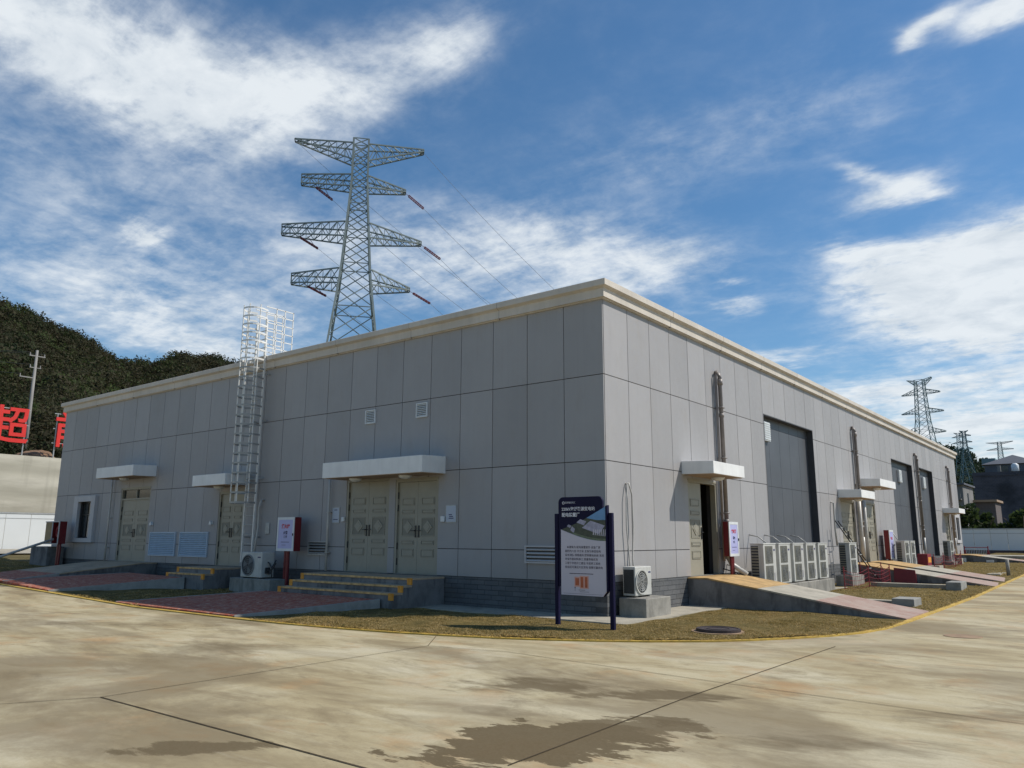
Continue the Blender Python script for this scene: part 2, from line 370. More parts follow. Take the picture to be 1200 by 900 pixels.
def text(body, size, org, xdir, ydir, depth, mat, name, parent, align='LEFT', bold=0., xs=1.):
    cu = bpy.data.curves.new('t', 'FONT'); cu.body = body; cu.size = size; cu.extrude = depth; cu.resolution_u = 2; cu.align_x = align; cu.offset = bold
    to = bpy.data.objects.new('t', cu); COL.objects.link(to)
    dg = bpy.context.evaluated_depsgraph_get(); me = bpy.data.meshes.new_from_object(to.evaluated_get(dg))
    bpy.data.objects.remove(to)
    x = Vector(xdir).normalized(); y = Vector(ydir).normalized(); z = x.cross(y)
    off = Vector((0,0,0)); q = parent
    while q is not None: off += Vector(q.location); q = q.parent
    for v in me.vertices:
        c = v.co.copy(); v.co = Vector(org) - off + x*c.x*xs + y*c.y + z*c.z
    me.materials.clear(); me.materials.append(mat); me.name = name
    o = bpy.data.objects.new(name, me); COL.objects.link(o)
    if parent is not None: o.parent = parent
    return o
def zg(x, y=0): return .027*max(0., -x-11) + .012*max(0., y-12)

# ------------------------------------------------------------------ ground, road, lawn
curb = [(-60,-4.9),(-40,-4.9),(-27,-4.9),(-18,-4.9),(-10,-4.92),(-6,-4.9),(-4.3,-4.82),(-2.9,-4.66),(-1.7,-4.44),(-.75,-4.17),(.2,-3.87),(.97,-3.52),(1.68,-3.1),(2.36,-2.63),(3.0,-2.08),(3.56,-1.41),(4.03,-.68),(4.44,.1),(4.72,.9),(4.89,1.86),(4.95,3.6),(4.95,8),(4.95,12),(4.95,20),(4.95,30),(4.95,60)]
def offs(pl, d):   # shift a polyline sideways (left of travel is the lawn)
    out = []
    for i, p in enumerate(pl):
        a = Vector(pl[max(i-1,0)]); b = Vector(pl[min(i+1,len(pl)-1)]); t = (b-a).normalized(); out.append((p[0]-t.y*d, p[1]+t.x*d))
    return out
g = MB(); rad = 3000
xs = [-3000,-800,-200,-61,-43,-27,-11,0,12,60,300,3000]; ys = [-3000,-600,-100,-20,0,12,30,61,200,600,3000]
gx = lambda x,y: min(1.25, zg(x,y)) - .06
for i in range(len(xs)-1):
    for j in range(len(ys)-1):
        a,b,c,d = xs[i],xs[i+1],ys[j],ys[j+1]
        g.quad((a,c,gx(a,c)),(b,c,gx(b,c)),(b,d,gx(b,d)),(a,d,gx(a,d)))
struct(g.build('ground', M['terrain']))
g = MB()   # road: outside the kerb line
out = offs(curb, 0)
far = []
for p in out:
    if p[1] <= -4.4: far.append((p[0], -60))
    elif p[0] >= 4.7: far.append((60, p[1]))
    else: far.append(None)
ii = [i for i, q in enumerate(far) if q is None]
for k, i in enumerate(ii):
    t = (k+1)/(len(ii)+1); far[i] = (-1.7+t*61.7, -60) if t < .5 else (60, -60+ (t-.5)*2*60.9)
for i in range(len(out)-1):
    a, b, c, d = out[i], out[i+1], far[i+1], far[i]
    n = 8
    for k in range(n):
        t0, t1 = (k/n)**2, ((k+1)/n)**2
        L_ = lambda p,q,t: (p[0]+(q[0]-p[0])*t, p[1]+(q[1]-p[1])*t)
        P = [L_(a,d,t0), L_(b,c,t0), L_(b,c,t1), L_(a,d,t1)]
        g.quad(*[(p[0],p[1],zg(p[0],p[1])-.012) for p in P])
struct(g.build('road', M['road']))
# sawn joints of the slabs: thin dark tar lines, a few millimetres proud
g = MB()
def jl(pts, w=.006):
    for (x0,y0),(x1,y1) in zip(pts, pts[1:]):
        d = Vector((x1-x0,y1-y0)).normalized(); nx, ny = -d.y*w, d.x*w
        g.quad((x0+nx,y0+ny,zg(x0,y0)-.006),(x0-nx,y0-ny,zg(x0,y0)-.006),(x1-nx,y1-ny,zg(x1,y1)-.006),(x1+nx,y1+ny,zg(x1,y1)-.006))
jl([(.03,-10.24),(4.16,-10.21),(9.5,-10.2)], .009); jl([(-.4,-11.03),(.03,-10.24),(-.08,-5.24),(-.8,-4.3)]); jl([(-.08,-5.24),(1.26,-4.95),(4.79,-5.3),(7.74,-5.5),(14,-5.55)]); jl([(4.88,-9.5),(4.8,-6.3),(4.86,-1.2)], .007)
for k in range(1,8): jl([(-4.9*k-.2,-60),(-4.9*k-.2,-5.02)],.004)
for k in range(1,9): jl([(5.1,-.9+5*k),(30,-.9+5*k)],.004)
jl([(9.9,-5.5),(9.9,60)],.004)
struct(g.build('road_joints', M['tar']))
# painted line on the flush kerb
g = MB(); a = offs(curb, -.02); b = offs(curb, .10)
for i in range(len(curb)-1):
    P = [a[i], a[i+1], b[i+1], b[i]]
    g.quad(*[(p[0],p[1],zg(*p)+.012) for p in P])
    g.quad((a[i][0],a[i][1],zg(*a[i])+.012),(a[i+1][0],a[i+1][1],zg(*a[i+1])+.012),(a[i+1][0],a[i+1][1],zg(*a[i+1])-.05),(a[i][0],a[i][1],zg(*a[i])-.05))
struct(g.build('kerb_line', simple('yellow_kerb_paint', (.50,.33,.06), .75, 0, .25, 5)))
# lawn base between kerb and wall
BLOCK = [(-9.9,-5.5,-5,-.0),(-18.9,-13.6,-5,0),(-22,-18.2,-5,0),(0,5,3.5,6.2),(0,5,17.1,19.4),(0,5,20,23.3),(0,5,38.4,41)]
SP = [.10]
def inlawn(x, y):
    if -60 < x <= 4.95 and y < 0:
        yc = None
        for (x0,y0),(x1,y1) in zip(curb, curb[1:]):
            if x0 <= x <= x1 and x1 > x0: yc = y0+(y1-y0)*(x-x0)/(x1-x0); break
        if yc is None or y < yc+SP[0]: return False
        return True
    if 0 <= y < 60 and x > -.1:
        xc = 4.95
        for (x0,y0),(x1,y1) in zip(curb, curb[1:]):
            if y0 <= y <= y1 and y1 > y0: xc = x0+(x1-x0)*(y-y0)/(y1-y0)
        return x < xc-SP[0]
    return False
def lump(x, y):
    return .014*math.sin(x*2.3+1.3*math.sin(y*1.9))+.012*math.sin(y*3.1+x*1.1)+.008*math.sin(x*7.1+y*5.3)
g = MB()
def strip(p, q, n):
    for k in range(n):
        t0, t1 = k/n, (k+1)/n
        g_pts = []
        for P, t in ((p[0],t0),(p[1],t0),(p[1],t1),(p[0],t1)):
            A, B = P; x = A[0]+(B[0]-A[0])*t; y = A[1]+(B[1]-A[1])*t
            fade = 4*t*(1-t)
            g_pts.append((x, y, zg(x,y)+.012+fade*(.02+lump(x,y))))
        g.add(g_pts, [(0,1,2,3)])
inner = offs(curb, .09)
dense = []
for (a_, b_) in zip(inner, inner[1:]):
    L0 = math.hypot(b_[0]-a_[0], b_[1]-a_[1]); m_ = max(1, int(L0/.35))
    if a_[0] < -30 or a_[1] > 30: m_ = max(1, int(L0/2))
    for k in range(m_): dense.append((a_[0]+(b_[0]-a_[0])*k/m_, a_[1]+(b_[1]-a_[1])*k/m_))
dense.append(inner[-1])
def foot(p):
    x, y = p
    if y < -4.4 : return (min(x, 0), -.02)
    if x > 4.4: return (.02, max(y, 0))
    return (.0, .0)
for a_, b_ in zip(dense, dense[1:]): strip([(a_, foot(a_)), (b_, foot(b_))], None, 14)
lw = g.build('lawn_soil', M['lawn'], smooth=True); struct(lw)
# ground left of the building end
# turf blades
def make_blades(n_near, n_far):
    P = []
    def ok(x, y):
        if not inlawn(x, y): return False
        for (x0,x1,y0,y1) in BLOCK:
            if x0-.05 < x < x1+.05 and y0-.05 < y < y1+.05: return False
        if -27.3 < x < 1.1 and y > -1.05 and x > -5: return False
        if 0 <= x < .95 and y > -1: return False
        if (x-2.75)**2+(y+.8)**2 < .2: return False
        return True
    while len(P) < n_near:
        x = random.uniform(-6, 4.9); y = random.uniform(-4.9, 4)
        SP[0] = random.choice((.1,.1,.06,.0))
        if ok(x, y): P.append((x, y, 1.))
    k = 0
    while k < n_far:
        if random.random() < .5: x = random.uniform(-38, -5); y = random.uniform(-4.9, -.05)
        else: x = random.uniform(.2, 4.9); y = random.uniform(4, 52)
        if ok(x, y): P.append((x, y, 1.5)); k += 1
    P = np.array(P); n = len(P)
    z = np.array([zg(x,y)+.018+max(-.01,lump(x,y)) for x,y,_ in P])
    dens = np.array([math.sin(x*1.7+2*math.sin(y*1.3))+math.sin(y*2.9-x*.8) for x,y,_ in P])
    h = rng.uniform(.008,.030,n)*P[:,2]*(1+.25*dens); w = rng.uniform(.006,.016,n)*P[:,2]; a = rng.uniform(0,2*np.pi,n); lean = rng.uniform(0,.07,n)*P[:,2]; la = rng.uniform(0,2*np.pi,n)
    V = np.zeros((n,3,3)); V[:,0,0] = P[:,0]-np.cos(a)*w; V[:,0,1] = P[:,1]-np.sin(a)*w; V[:,0,2] = z
    V[:,1,0] = P[:,0]+np.cos(a)*w; V[:,1,1] = P[:,1]+np.sin(a)*w; V[:,1,2] = z
    V[:,2,0] = P[:,0]+np.cos(la)*lean; V[:,2,1] = P[:,1]+np.sin(la)*lean; V[:,2,2] = z+h
    return mesh_np('grass', V.reshape(-1,3), 3, M['blade'])
def mesh_np(name, V, k, mat, parent=None):
    n = len(V)//k; me = bpy.data.meshes.new(name)
    me.vertices.add(len(V)); me.vertices.foreach_set('co', np.ascontiguousarray(V, dtype=np.float32).ravel())
    me.loops.add(len(V)); me.loops.foreach_set('vertex_index', np.arange(len(V), dtype=np.int32))
    me.polygons.add(n); me.polygons.foreach_set('loop_start', np.arange(0,len(V),k,dtype=np.int32)); 
    me.materials.append(mat); me.update(calc_edges=True)
    o = bpy.data.objects.new(name, me); COL.objects.link(o)
    if parent is not None: o.parent = parent
    return o
gr = make_blades(150000, 90000); tag(gr, 'patchy brown and green turf between the yellow kerb line and the building', 'grass', kind='stuff')
# apron strip round the building foot
g = MB(); g.box(-27.9,.98,-1.0,.0,-.1,.045); g.box(0.0,.98,.0,45,-.1,.045)
struct(g.build('paving_strip', M['apron']))
# far left service road in front of the white fence
g = MB(); 
g.quad((-42.6,-40,zg(-42.6)+.02),(-37,-40,zg(-37)+.02),(-37,60,zg(-37)+.02),(-42.6,60,zg(-42.6)+.02))
struct(g.build('service_road', M['apron']))

# ------------------------------------------------------------------ the hall
H1,H2,H3,ZP,ZT = 5.19,3.29,1.37,.72,6.92
LX, LY = -27.3, 44.5
hall = thing('industrial_hall', 'long low grey panelled hall with cream cornice, in the centre of the yard', 'building')
def sub_rects(cell, holes):
    rs = [cell]
    for (a0,a1,b0,b1) in holes:
        nr = []
        for (u0,u1,w0,w1) in rs:
            if a1 <= u0 or a0 >= u1 or b1 <= w0 or b0 >= w1: nr.append((u0,u1,w0,w1)); continue
            if a0 > u0: nr.append((u0,a0,w0,w1))
            if a1 < u1: nr.append((a1,u1,w0,w1))
            m0, m1 = max(u0,a0), min(u1,a1)
            if b0 > w0: nr.append((m0,m1,w0,b0))
            if b1 < w1: nr.append((m0,m1,b1,w1))
        rs = nr
    return [r for r in rs if r[1]-r[0] > .03 and r[3]-r[2] > .03]
def wall(name, T, lo, hi, pitch, sign, holes, mats):
    mb = MB(T); rows = [(ZP,H3),(H3,H2),(H2,H1),(H1,ZT)]
    us = []; n = int(round((hi-lo)/pitch)); 
    for k in range(n):
        us.append((lo+(hi-lo)*k/n, lo+(hi-lo)*(k+1)/n))
    gp = .009
    for (u0,u1) in us:
        for (w0,w1) in rows:
            for (a,b,c,d) in sub_rects((u0,u1,w0,w1), holes):
                e0 = gp if a == u0 else 0; e1 = gp if b == u1 else 0; f0 = gp if c == w0 else 0; f1 = gp if d == w1 else 0
                j = random.uniform(-.0012,.0012)
                mb.mi = 0; mb.box(a+e0,b-e1,-.03,0+j,c+f0,d-f1)
    mb.mi = 1
    for (a,b,c,d) in sub_rects((lo,hi-.036,ZP,ZT), holes): mb.box(a,b,-.30,-.022,c,d)
    return mb.build(name, mats, hall)
doorsL = [(-8.41,-6.68,ZP,3.2),(-6.45,-4.89,ZP,3.13),(-14.79,-13.38,ZP,3.07),(-21.56,-19.32,ZP,3.42)]
winL = (-24.92,-23.78,1.55,2.99)
doorsR = [(3.98,5.75,.70,3.13),(17.4,19.3,ZP,3.15),(20.6,22.6,ZP,3.17),(39.0,40.5,ZP,3.1)]
nich = [(9.6,14.5,ZP,5.52),(26.4,31.0,ZP,5.47),(32.4,36.4,ZP,5.5)]
winR = (42.1,43.2,1.6,3.0)
wall('front_wall', TL, LX, 0-.0, 1.05, 1, doorsL+[winL], [M['panel'], M['joint']])
wall('side_wall', TR, 0.031, LY, 1.048, 1, doorsR+nich+[winR], [M['panel'], M['joint']])
g = MB(); g.box(LX,LX+.3,.3,LY,0,ZT); g.box(LX,-.3,LY-.3,LY-.002,0,ZT-.002); g.build('rear_wall', M['panel'], hall)
g = MB(); g.box(LX+.02,-.32,.32,LY-.32,7.0,7.1); g.build('roof', M['roof'], hall)
# plinth (stepped in slightly)
g = MB(TL); g.box(LX+.01,-.012,-.3,-.012,-.4,ZP-.004); g.build('plinth', M['plinthx'], hall, bevel=.0)
g = MB(TR); g.box(.0,LY-.01,-.3,-.010,-.4,ZP-.004); g.build('plinth', M['plinthy'], hall)
# cornice: stepped profile swept round the four sides
prof = [(-.3,6.90),(.05,6.90),(.05,6.925),(.10,6.925),(.10,7.12),(.13,7.135),(.19,7.165),(.19,7.30),(.17,7.315),(-.3,7.315)]
g = MB(); n = len(prof)
cor = [(lambda o: (LX-o,-o)),(lambda o: (o,-o)),(lambda o: (o,LY+o)),(lambda o: (LX-o,LY+o))]
vs = [(*c(o),z) for c in cor for (o,z) in prof]; fs = []
for k in range(4):
    for j in range(n): fs.append((k*n+j, k*n+(j+1)%n, ((k+1)%4)*n+(j+1)%n, ((k+1)%4)*n+j))
g.add(vs, fs); corn = g.build('cornice', M['cornice'], hall)
jp = [(.048,6.897),(.103,6.897),(.103,7.122),(.133,7.132),(.193,7.162),(.193,7.303),(.17,7.318),(.1,7.318)]
for k in range(1,9): g = MB(); x = LX+k*3.05; g.prism([(-o_,z_) for o_,z_ in jp],0,x,x+.007); g.build('cornice_joint', M['pipe'], corn)
for k in range(1,14): g = MB(); y = k*3.15; g.prism([(o_,z_) for o_,z_ in jp],1,y,y+.007); g.build('cornice_joint', M['pipe'], corn)
# interior behind the open door
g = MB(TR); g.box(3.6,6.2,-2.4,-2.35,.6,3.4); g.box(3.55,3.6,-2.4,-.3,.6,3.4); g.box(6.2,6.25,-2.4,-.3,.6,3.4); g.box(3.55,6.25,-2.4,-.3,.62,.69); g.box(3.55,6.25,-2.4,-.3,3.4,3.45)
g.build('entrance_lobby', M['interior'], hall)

def make_door(T, u0, u1, z0, z1, transom=0., leaves=(0,1), frame=.07, sw=1):
    mb = MB(T)
    mb.box(u0,u0+frame,-.16,-.015,z0,z1); mb.box(u1-frame,u1,-.16,-.015,z0,z1); mb.box(u0+frame,u1-frame,-.16,-.015,z1-frame,z1)
    mb.box(u0+.03,u1-.03,-.012,.006,z1-.03,z1+.02)
    mb.box(u0+frame+.002,u1-frame-.002,-.158,-.03,z0,z0+.018)
    zt = z1-frame
    if transom: mb.box(u0+frame,u1-frame,-.15,-.02,zt-transom-.06,zt-transom); zt -= transom+.06
    a, b = u0+frame+.004, u1-frame-.004; mid = (a+b)/2
    hs = zt - z0 - .02
    for li in leaves:
        p, q = (a, mid-.003) if li == 0 else (mid+.003, b)
        mb.mi = 0; mb.box(p,q,-.11,-.065,z0+.02,zt-.004)
        w = q-p; pu0, pu1 = p+w*.2, q-w*.16
        for (f0,f1,kind) in ((.74,.82,0),(.645,.69,0),(.40,.60,1),(.31,.355,0),(.175,.26,0)):
            y0, y1 = z0+.02+hs*f0, z0+.02+hs*f1; t = .016
            mb.mi = 1; mb.box(pu0-.006,pu1+.006,-.066,-.0645,y0-.006,y1+.006); mb.mi = 0
            mb.box(pu0,pu1,-.066,-.052,y0,y0+t); mb.box(pu0,pu1,-.066,-.052,y1-t,y1); mb.box(pu0,pu0+t,-.066,-.052,y0+t,y1-t); mb.box(pu1-t,pu1,-.066,-.052,y0+t,y1-t)
            if kind == 0: mb.box(pu0+.035,pu1-.035,-.066,-.054,y0+.03,y1-.03)
            else:
                cx, cz = (pu0+pu1)/2, (y0+y1)/2; rr = min(pu1-pu0, y1-y0)*.36
                mb.prism([(cx,cz-rr),(cx+rr,cz),(cx,cz+rr),(cx-rr,cz)], 1, -.066, -.05)
                mb.prism([(cx,cz-rr*.6),(cx+rr*.6,cz),(cx,cz+rr*.6),(cx-rr*.6,cz)], 1, -.051, -.043)
    d = mb.build('double_door', [M['door'], M['doordk']], hall, bevel=.0)
    for li in leaves:
        s = 1 if li == 0 else -1; e = mid - s*.055; zc = z0+hs*.46
        h = MB(T); h.box(e-.02,e+.02,-.066,-.045,zc-.15,zc+.15); h.tube([(e,-.05,zc+.02),(e,.0,zc+.02),(e-s*.12,.0,zc+.02)],.011,6); h.build('door_handle', M['black'], d)
        for f in (.86,.72,.30,.13):
            hg = MB(T); hu = (a-.004) if li == 0 else (b+.004); zc = z0+hs*f
            hg.tube([(hu,-.045,zc-.085),(hu,-.045,zc+.085)],.019,6); hg.build('hinge', M['black'], d)
    if transom:
        gl = MB(T); gl.box(u0+frame+.002,u1-frame-.002,-.10,-.09,z1-frame-transom+.002,z1-frame-.002); gl.build('transom_pane', M['glass'], d)
        br = MB(T); br.box(mid-.02,mid+.02,-.088,-.04,z1-frame-transom+.002,z1-frame-.002); br.build('glazing_bar', M['door'], d)
    bk = MB(T); bk.box(u0+.0,u1,-.29,-.2,z0,z1)
    if len(leaves) == 2: bk.build('door_lining', M['interior'], d)
    return d
for i,(a,b,c,d_) in enumerate(doorsL): make_door(TL, a, b, c, d_, .32 if i == 3 else 0.)
for i,(a,b,c,d_) in enumerate(doorsR): make_door(TR, a, b, c, d_, 0., (0,) if i == 0 else (0,1))
def make_canopy(T, u0, u1, z0, z1, dep, lamps, bracket=False):
    mb = MB(T)
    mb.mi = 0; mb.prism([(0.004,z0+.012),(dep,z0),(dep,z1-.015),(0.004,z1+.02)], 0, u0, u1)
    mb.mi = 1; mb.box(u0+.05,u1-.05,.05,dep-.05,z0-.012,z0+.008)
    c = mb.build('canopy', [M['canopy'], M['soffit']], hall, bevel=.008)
    for u in lamps:
        l = MB(T); v = dep*.52
        prof = [(.17,0),(.175,-.02),(.15,-.055),(.09,-.085),(.0001,-.095)]; n_ = 20; vs = []; fs = []
        for (r_, dz) in prof:
            for k in range(n_): vs.append((u+r_*math.cos(2*math.pi*k/n_), v+r_*math.sin(2*math.pi*k/n_), z0-.012+dz))
        for i in range(len(prof)-1):
            for k in range(n_): fs.append((i*n_+k, i*n_+(k+1)%n_, (i+1)*n_+(k+1)%n_, (i+1)*n_+k))
        fs.append(tuple(range(n_)))
        l.add(vs, fs); l.build('dome_lamp', M['whitemetal'], c, smooth=True)
    return c
make_canopy(TL, -8.45, -4.66, 3.20, 3.63, .85, [-7.55,-5.65])
make_canopy(TL, -21.85, -19.03, 3.76, 4.16, .88, [-20.5])
make_canopy(TL, -15.0, -13.12, 3.22, 3.58, .88, [-14.1])
make_canopy(TR, 3.65, 5.62, 3.21, 3.53, .86, [4.85])
make_canopy(TR, 17.1, 19.1, 3.19, 3.5, .86, [18.2])
make_canopy(TR, 20.15, 22.85, 3.78, 4.1, .86, [21.3])
make_canopy(TR, 38.55, 40.7, 3.18, 3.47, .86, [39.6])

def make_window(T, w, sur):
    a,b,c,d_ = w; f = MB(T); s0,s1,s2,s3 = sur
    f.box(s0,a,-.02,.12,s2,s3); f.box(b,s1,-.02,.12,s2,s3); f.box(a,b,-.02,.12,d_,s3); f.box(a,b,-.02,.12,s2,c)
    wi = f.build('window', M['surround'], hall, bevel=.006)
    fr = MB(T); t = .05
    fr.box(a,a+t,-.14,-.08,c,d_); fr.box(b-t,b,-.14,-.08,c,d_); fr.box(a+t,b-t,-.14,-.08,c,c+t); fr.box(a+t,b-t,-.14,-.08,d_-t,d_); fr.box(a+t,b-t,-.138,-.085,c+.9,c+.95); fr.box((a+b)/2-.02-.1,(a+b)/2+.02-.1,-.138,-.085,c+t,d_-t)
    fr.build('window_frame', M['black'], wi)
    p = MB(T); p.box(a+.02,b-.02,-.12,-.11,c+.02,d_-.02); p.build('window_pane', M['glass'], wi)
make_window(TL, winL, (-25.3,-23.44,1.38,3.22)); make_window(TR, winR, (41.85,43.45,1.42,3.2))

def make_louver(T, u0, u1, z0, z1, n, mat, back, fw=.035, name='louvre_grille', open_=0.):
    mb = MB(T); mb.mi = 0
    mb.box(u0,u0+fw,.003,.05,z0,z1); mb.box(u1-fw,u1,.003,.05,z0,z1); mb.box(u0+fw,u1-fw,.003,.05,z0,z0+fw); mb.box(u0+fw,u1-fw,.003,.05,z1-fw,z1)
    st = (z1-z0-2*fw)/n
    for k in range(n):
        zz = z0+fw+st*k; q_ = 1-open_; mb.prism([(.008,zz+st*.75*q_),(.04,zz+st*.1),(.044,zz+st*.28),(.012,zz+st*.93*q_)], 0, u0+fw+.001, u1-fw-.001)
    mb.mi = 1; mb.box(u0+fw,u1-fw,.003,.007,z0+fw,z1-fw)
    return mb.build(name, [mat, back], hall)
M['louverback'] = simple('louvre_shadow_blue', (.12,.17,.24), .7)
make_louver(TL, -19.04,-17.28,.96,1.78,12,M['louver'],M['louverback']); make_louver(TL,-17.0,-15.25,.96,1.78,12,M['louver'],M['louverback'])
make_louver(TL, -9.97,-9.1,1.13,1.52,4,M['galv'],M['black'],.035,'louvre_grille',.35); make_louver(TL,-2.14,-1.18,1.08,1.47,4,M['surround'],M['black'],.035,'louvre_grille',.35)
for u in (-7.72,-5.73): make_louver(TL,u,u+.4,4.72,5.1,7,M['whitemetal'],M['darkreveal'],.025,'vent_cover')
# blind niches of the side wall
for k,(a,b,c,d_) in enumerate(nich):
    mb = MB(TR); n_ = 5 if k == 0 else 4; ws = (b-a)/n_
    for i in range(n_):
        for (w0,w1) in ((c,H2),(H2,H1-.0),(H1,d_)): 
            if w1-w0 > .02: mb.box(a+ws*i+.006,a+ws*(i+1)-.006,-.26,-.22,w0+.005,w1-.005)
    mb.mi = 1; mb.box(a,b,-.4,-.25,c,d_); mb.box(a-.002,a+.03,-.25,.004,c,d_); mb.box(b-.03,b+.002,-.25,.004,c,d_); mb.box(a+.03,b-.03,-.25,.004,d_-.03,d_+.002)
    p = mb.build('blind_panel', [M['darkpanel'], M['darkreveal']], hall)
    for vu in ((a+.35,) if k == 0 else ((a+2.1,) if k == 1 else (a+.3,a+2.0))):
        v_ = MB(TR); z0_ = 4.72 if k == 0 else 4.45; v_.box(vu,vu+.55,-.219,-.12,z0_,z0_+.62)
        for q in range(8): v_.box(vu+.03,vu+.52,-.12,-.10,z0_+.04+q*.072,z0_+.075+q*.072)
        v_.build('vent_cover', M['whitemetal'], p, bevel=.006)
# drainpipes
def pipe_pair(u, zt, zb, kick=True):
    mb = MB(TR); v = .13
    mb.mi = 0; mb.tube([(u,v,zb+1.0),(u,v,zt-.12),(u,v-.02,zt-.04),(u,-.0,zt)],.06,10); mb.disc((u,v,0),2,.078,zt-.34,zt-.18,12)
    mb.tube([(u-.17,v-.04,zb+.35),(u-.17,v-.04,zt-.08),(u-.12,v-.04,zt+.02),(u-.05,v-.04,zt+.05),(u-.0,.0,zt+.05)],.035,8)
    for zz in (zb+1.6, zb+3.1, zb+4.5):
        mb.box(u-.085,u+.085,.0,v+.075,zz,zz+.035); mb.disc((u,v,0),2,.072,zz-.25,zz-.15,12)
    mb.mi = 1
    if kick: mb.tube([(u,v,zb+1.0),(u,v,zb+.42),(u+.0,v+.08,zb+.28),(u-.02,v+.5,zb+.02)],.068,10); mb.disc((u,v,0),2,.082,zb+.95,zb+1.08,12)
    else: mb.tube([(u,v,zb+1.0),(u,v,zb)],.062,10)
    return mb.build('drainpipe', [M['pipe'], M['pipewhite']], hall, smooth=True)
pipe_pair(6.02,6.2,.70); pipe_pair(19.75,6.18,.72,False); pipe_pair(31.75,6.1,.72,False); pipe_pair(41.0,6.1,.72,False)
for u in (20.15,19.4): 
    g = MB(TR); g.tube([(u,.16,.72),(u,.16,3.3)],.075,10); g.build('drainpipe', M['pipewhite'], hall, smooth=True)
for u,zt in ((-9.04,3.25),(-22.16,3.78)):
    g = MB(TL); g.tube([(u,.1,ZP),(u,.1,zt)],.035,8)
    for zz in (1.2,2.3): g.box(u-.05,u+.05,0,.14,zz,zz+.03)
    g.build('drainpipe', M['pipewhite'], hall, smooth=True)
# refrigerant pipes looping out of the wall
def conduit(T, pts, r, mat, name='refrigerant_pipe'):
    g = MB(T); g.tube(pts, r, 8); return g.build(name, mat, hall, smooth=True)
conduit(TL, [(-12.28,.0,2.74),(-12.28,.07,2.75),(-12.31,.12,2.68),(-12.36,.12,2.5),(-12.34,.12,1.9),(-12.36,.14,1.6),(-12.33,.2,1.18)], .032, M['pipewhite'])
conduit(TR, [(.86,.0,2.84),(.88,.06,2.84),(.97,.08,2.6),(1.0,.08,1.9),(.92,.09,1.2),(.95,.1,.9)], .018, M['pipewhite'])
conduit(TR, [(.84,.0,2.84),(.82,.06,2.82),(.74,.07,2.5),(.72,.07,1.9),(.80,.08,1.2),(.8,.1,.8)], .015, M['pipewhite'])
conduit(TR, [(16.1,.0,3.0),(16.1,.1,2.95),(16.0,.12,2.0),(16.1,.12,1.4)], .035, M['pipewhite'])
conduit(TR, [(6.2,.0,.95),(6.25,.25,.9),(6.35,.55,.6)], .02, M['pipewhite']); conduit(TR, [(5.95,.0,.85),(6.1,.3,.75),(6.35,.7,.45)], .016, M['black'])
for u in (7.9,9.1,10.2,11.4): conduit(TR, [(u,.0,1.75),(u+.02,.25,1.7),(u+.05,.5,1.5)], .018, M['pipewhite'])
conduit(TR, [(12.6,.0,1.3),(12.8,.06,1.28),(14.2,.06,1.22),(14.5,.3,1.1)], .016, M['pipewhite'])
conduit(TR, [(24.6,.0,2.0),(24.62,.2,1.9),(24.5,.45,1.5)], .02, M['pipewhite'])
# parapet flashing already in the cornice profile

# ------------------------------------------------------------------ wall mounted notices and small boxes
def notice(T, u0,u1,z0,z1, label, inks):
    t = thing('wall_notice', label, 'sign', T(((u0+u1)/2, .01, z0)), 'paper notices on the front wall')
    g = MB(T); g.box(u0,u1,.004,.016,z0,z1); g.build('notice_board', M['galv'], t)
    g = MB(T); g.box(u0+.02,u1-.02,.016,.019,z0+.02,z1-.02); g.build('paper', M['notice'], t)
    g = MB(T); w = u1-u0
    for (f0,f1,zz) in inks: g.box(u0+w*f0,u0+w*f1,.019,.0205,z0+(z1-z0)*zz,z0+(z1-z0)*zz+.022)
    g.build('print', M['inkblue'], t)
notice(TL,-8.98,-8.66,2.02,2.46,'framed paper notice left of the two olive double doors',[(.3,.7,.8),(.2,.8,.2)])
notice(TL,-4.62,-4.26,2.0,2.43,'framed paper notice right of the two olive double doors',[(.3,.75,.22),(.35,.7,.32),(.3,.6,.42)])
def box_thing(T,name,u0,u1,v1,z0,z1,mat,label,cat,group=None):
    g = MB(T); g.box(u0,u1,.004,v1,z0,z1); o = g.build(name, mat, bevel=.01); return tag(o,label,cat,group)
box_thing(TL,'door_intercom',-8.53,-8.42,.06,2.06,2.18,M['whitemetal'],'small white push button box left of the double doors','intercom')
box_thing(TL,'door_intercom',-4.76,-4.64,.06,2.02,2.16,M['whitemetal'],'small white push button box beside the right double door','intercom')
box_thing(TL,'switch_plate',-12.1,-11.9,.03,1.72,2.06,M['galv'],'pale cover plate on the wall above the left air conditioner','cover plate')
def bell(u,label):
    g = MB(TL); g.prism([(u-.07,2.02),(u+.07,2.02),(u+.045,2.1),(u,2.15),(u-.045,2.1)],1,.004,.09); o = g.build('alarm_bell', M['whitemetal']); tag(o,label,'alarm','small white alarms beside the louvres')
bell(-19.0,'small white alarm cap above the left blue louvre'); bell(-15.1,'small white alarm cap between the right blue louvre and the door')

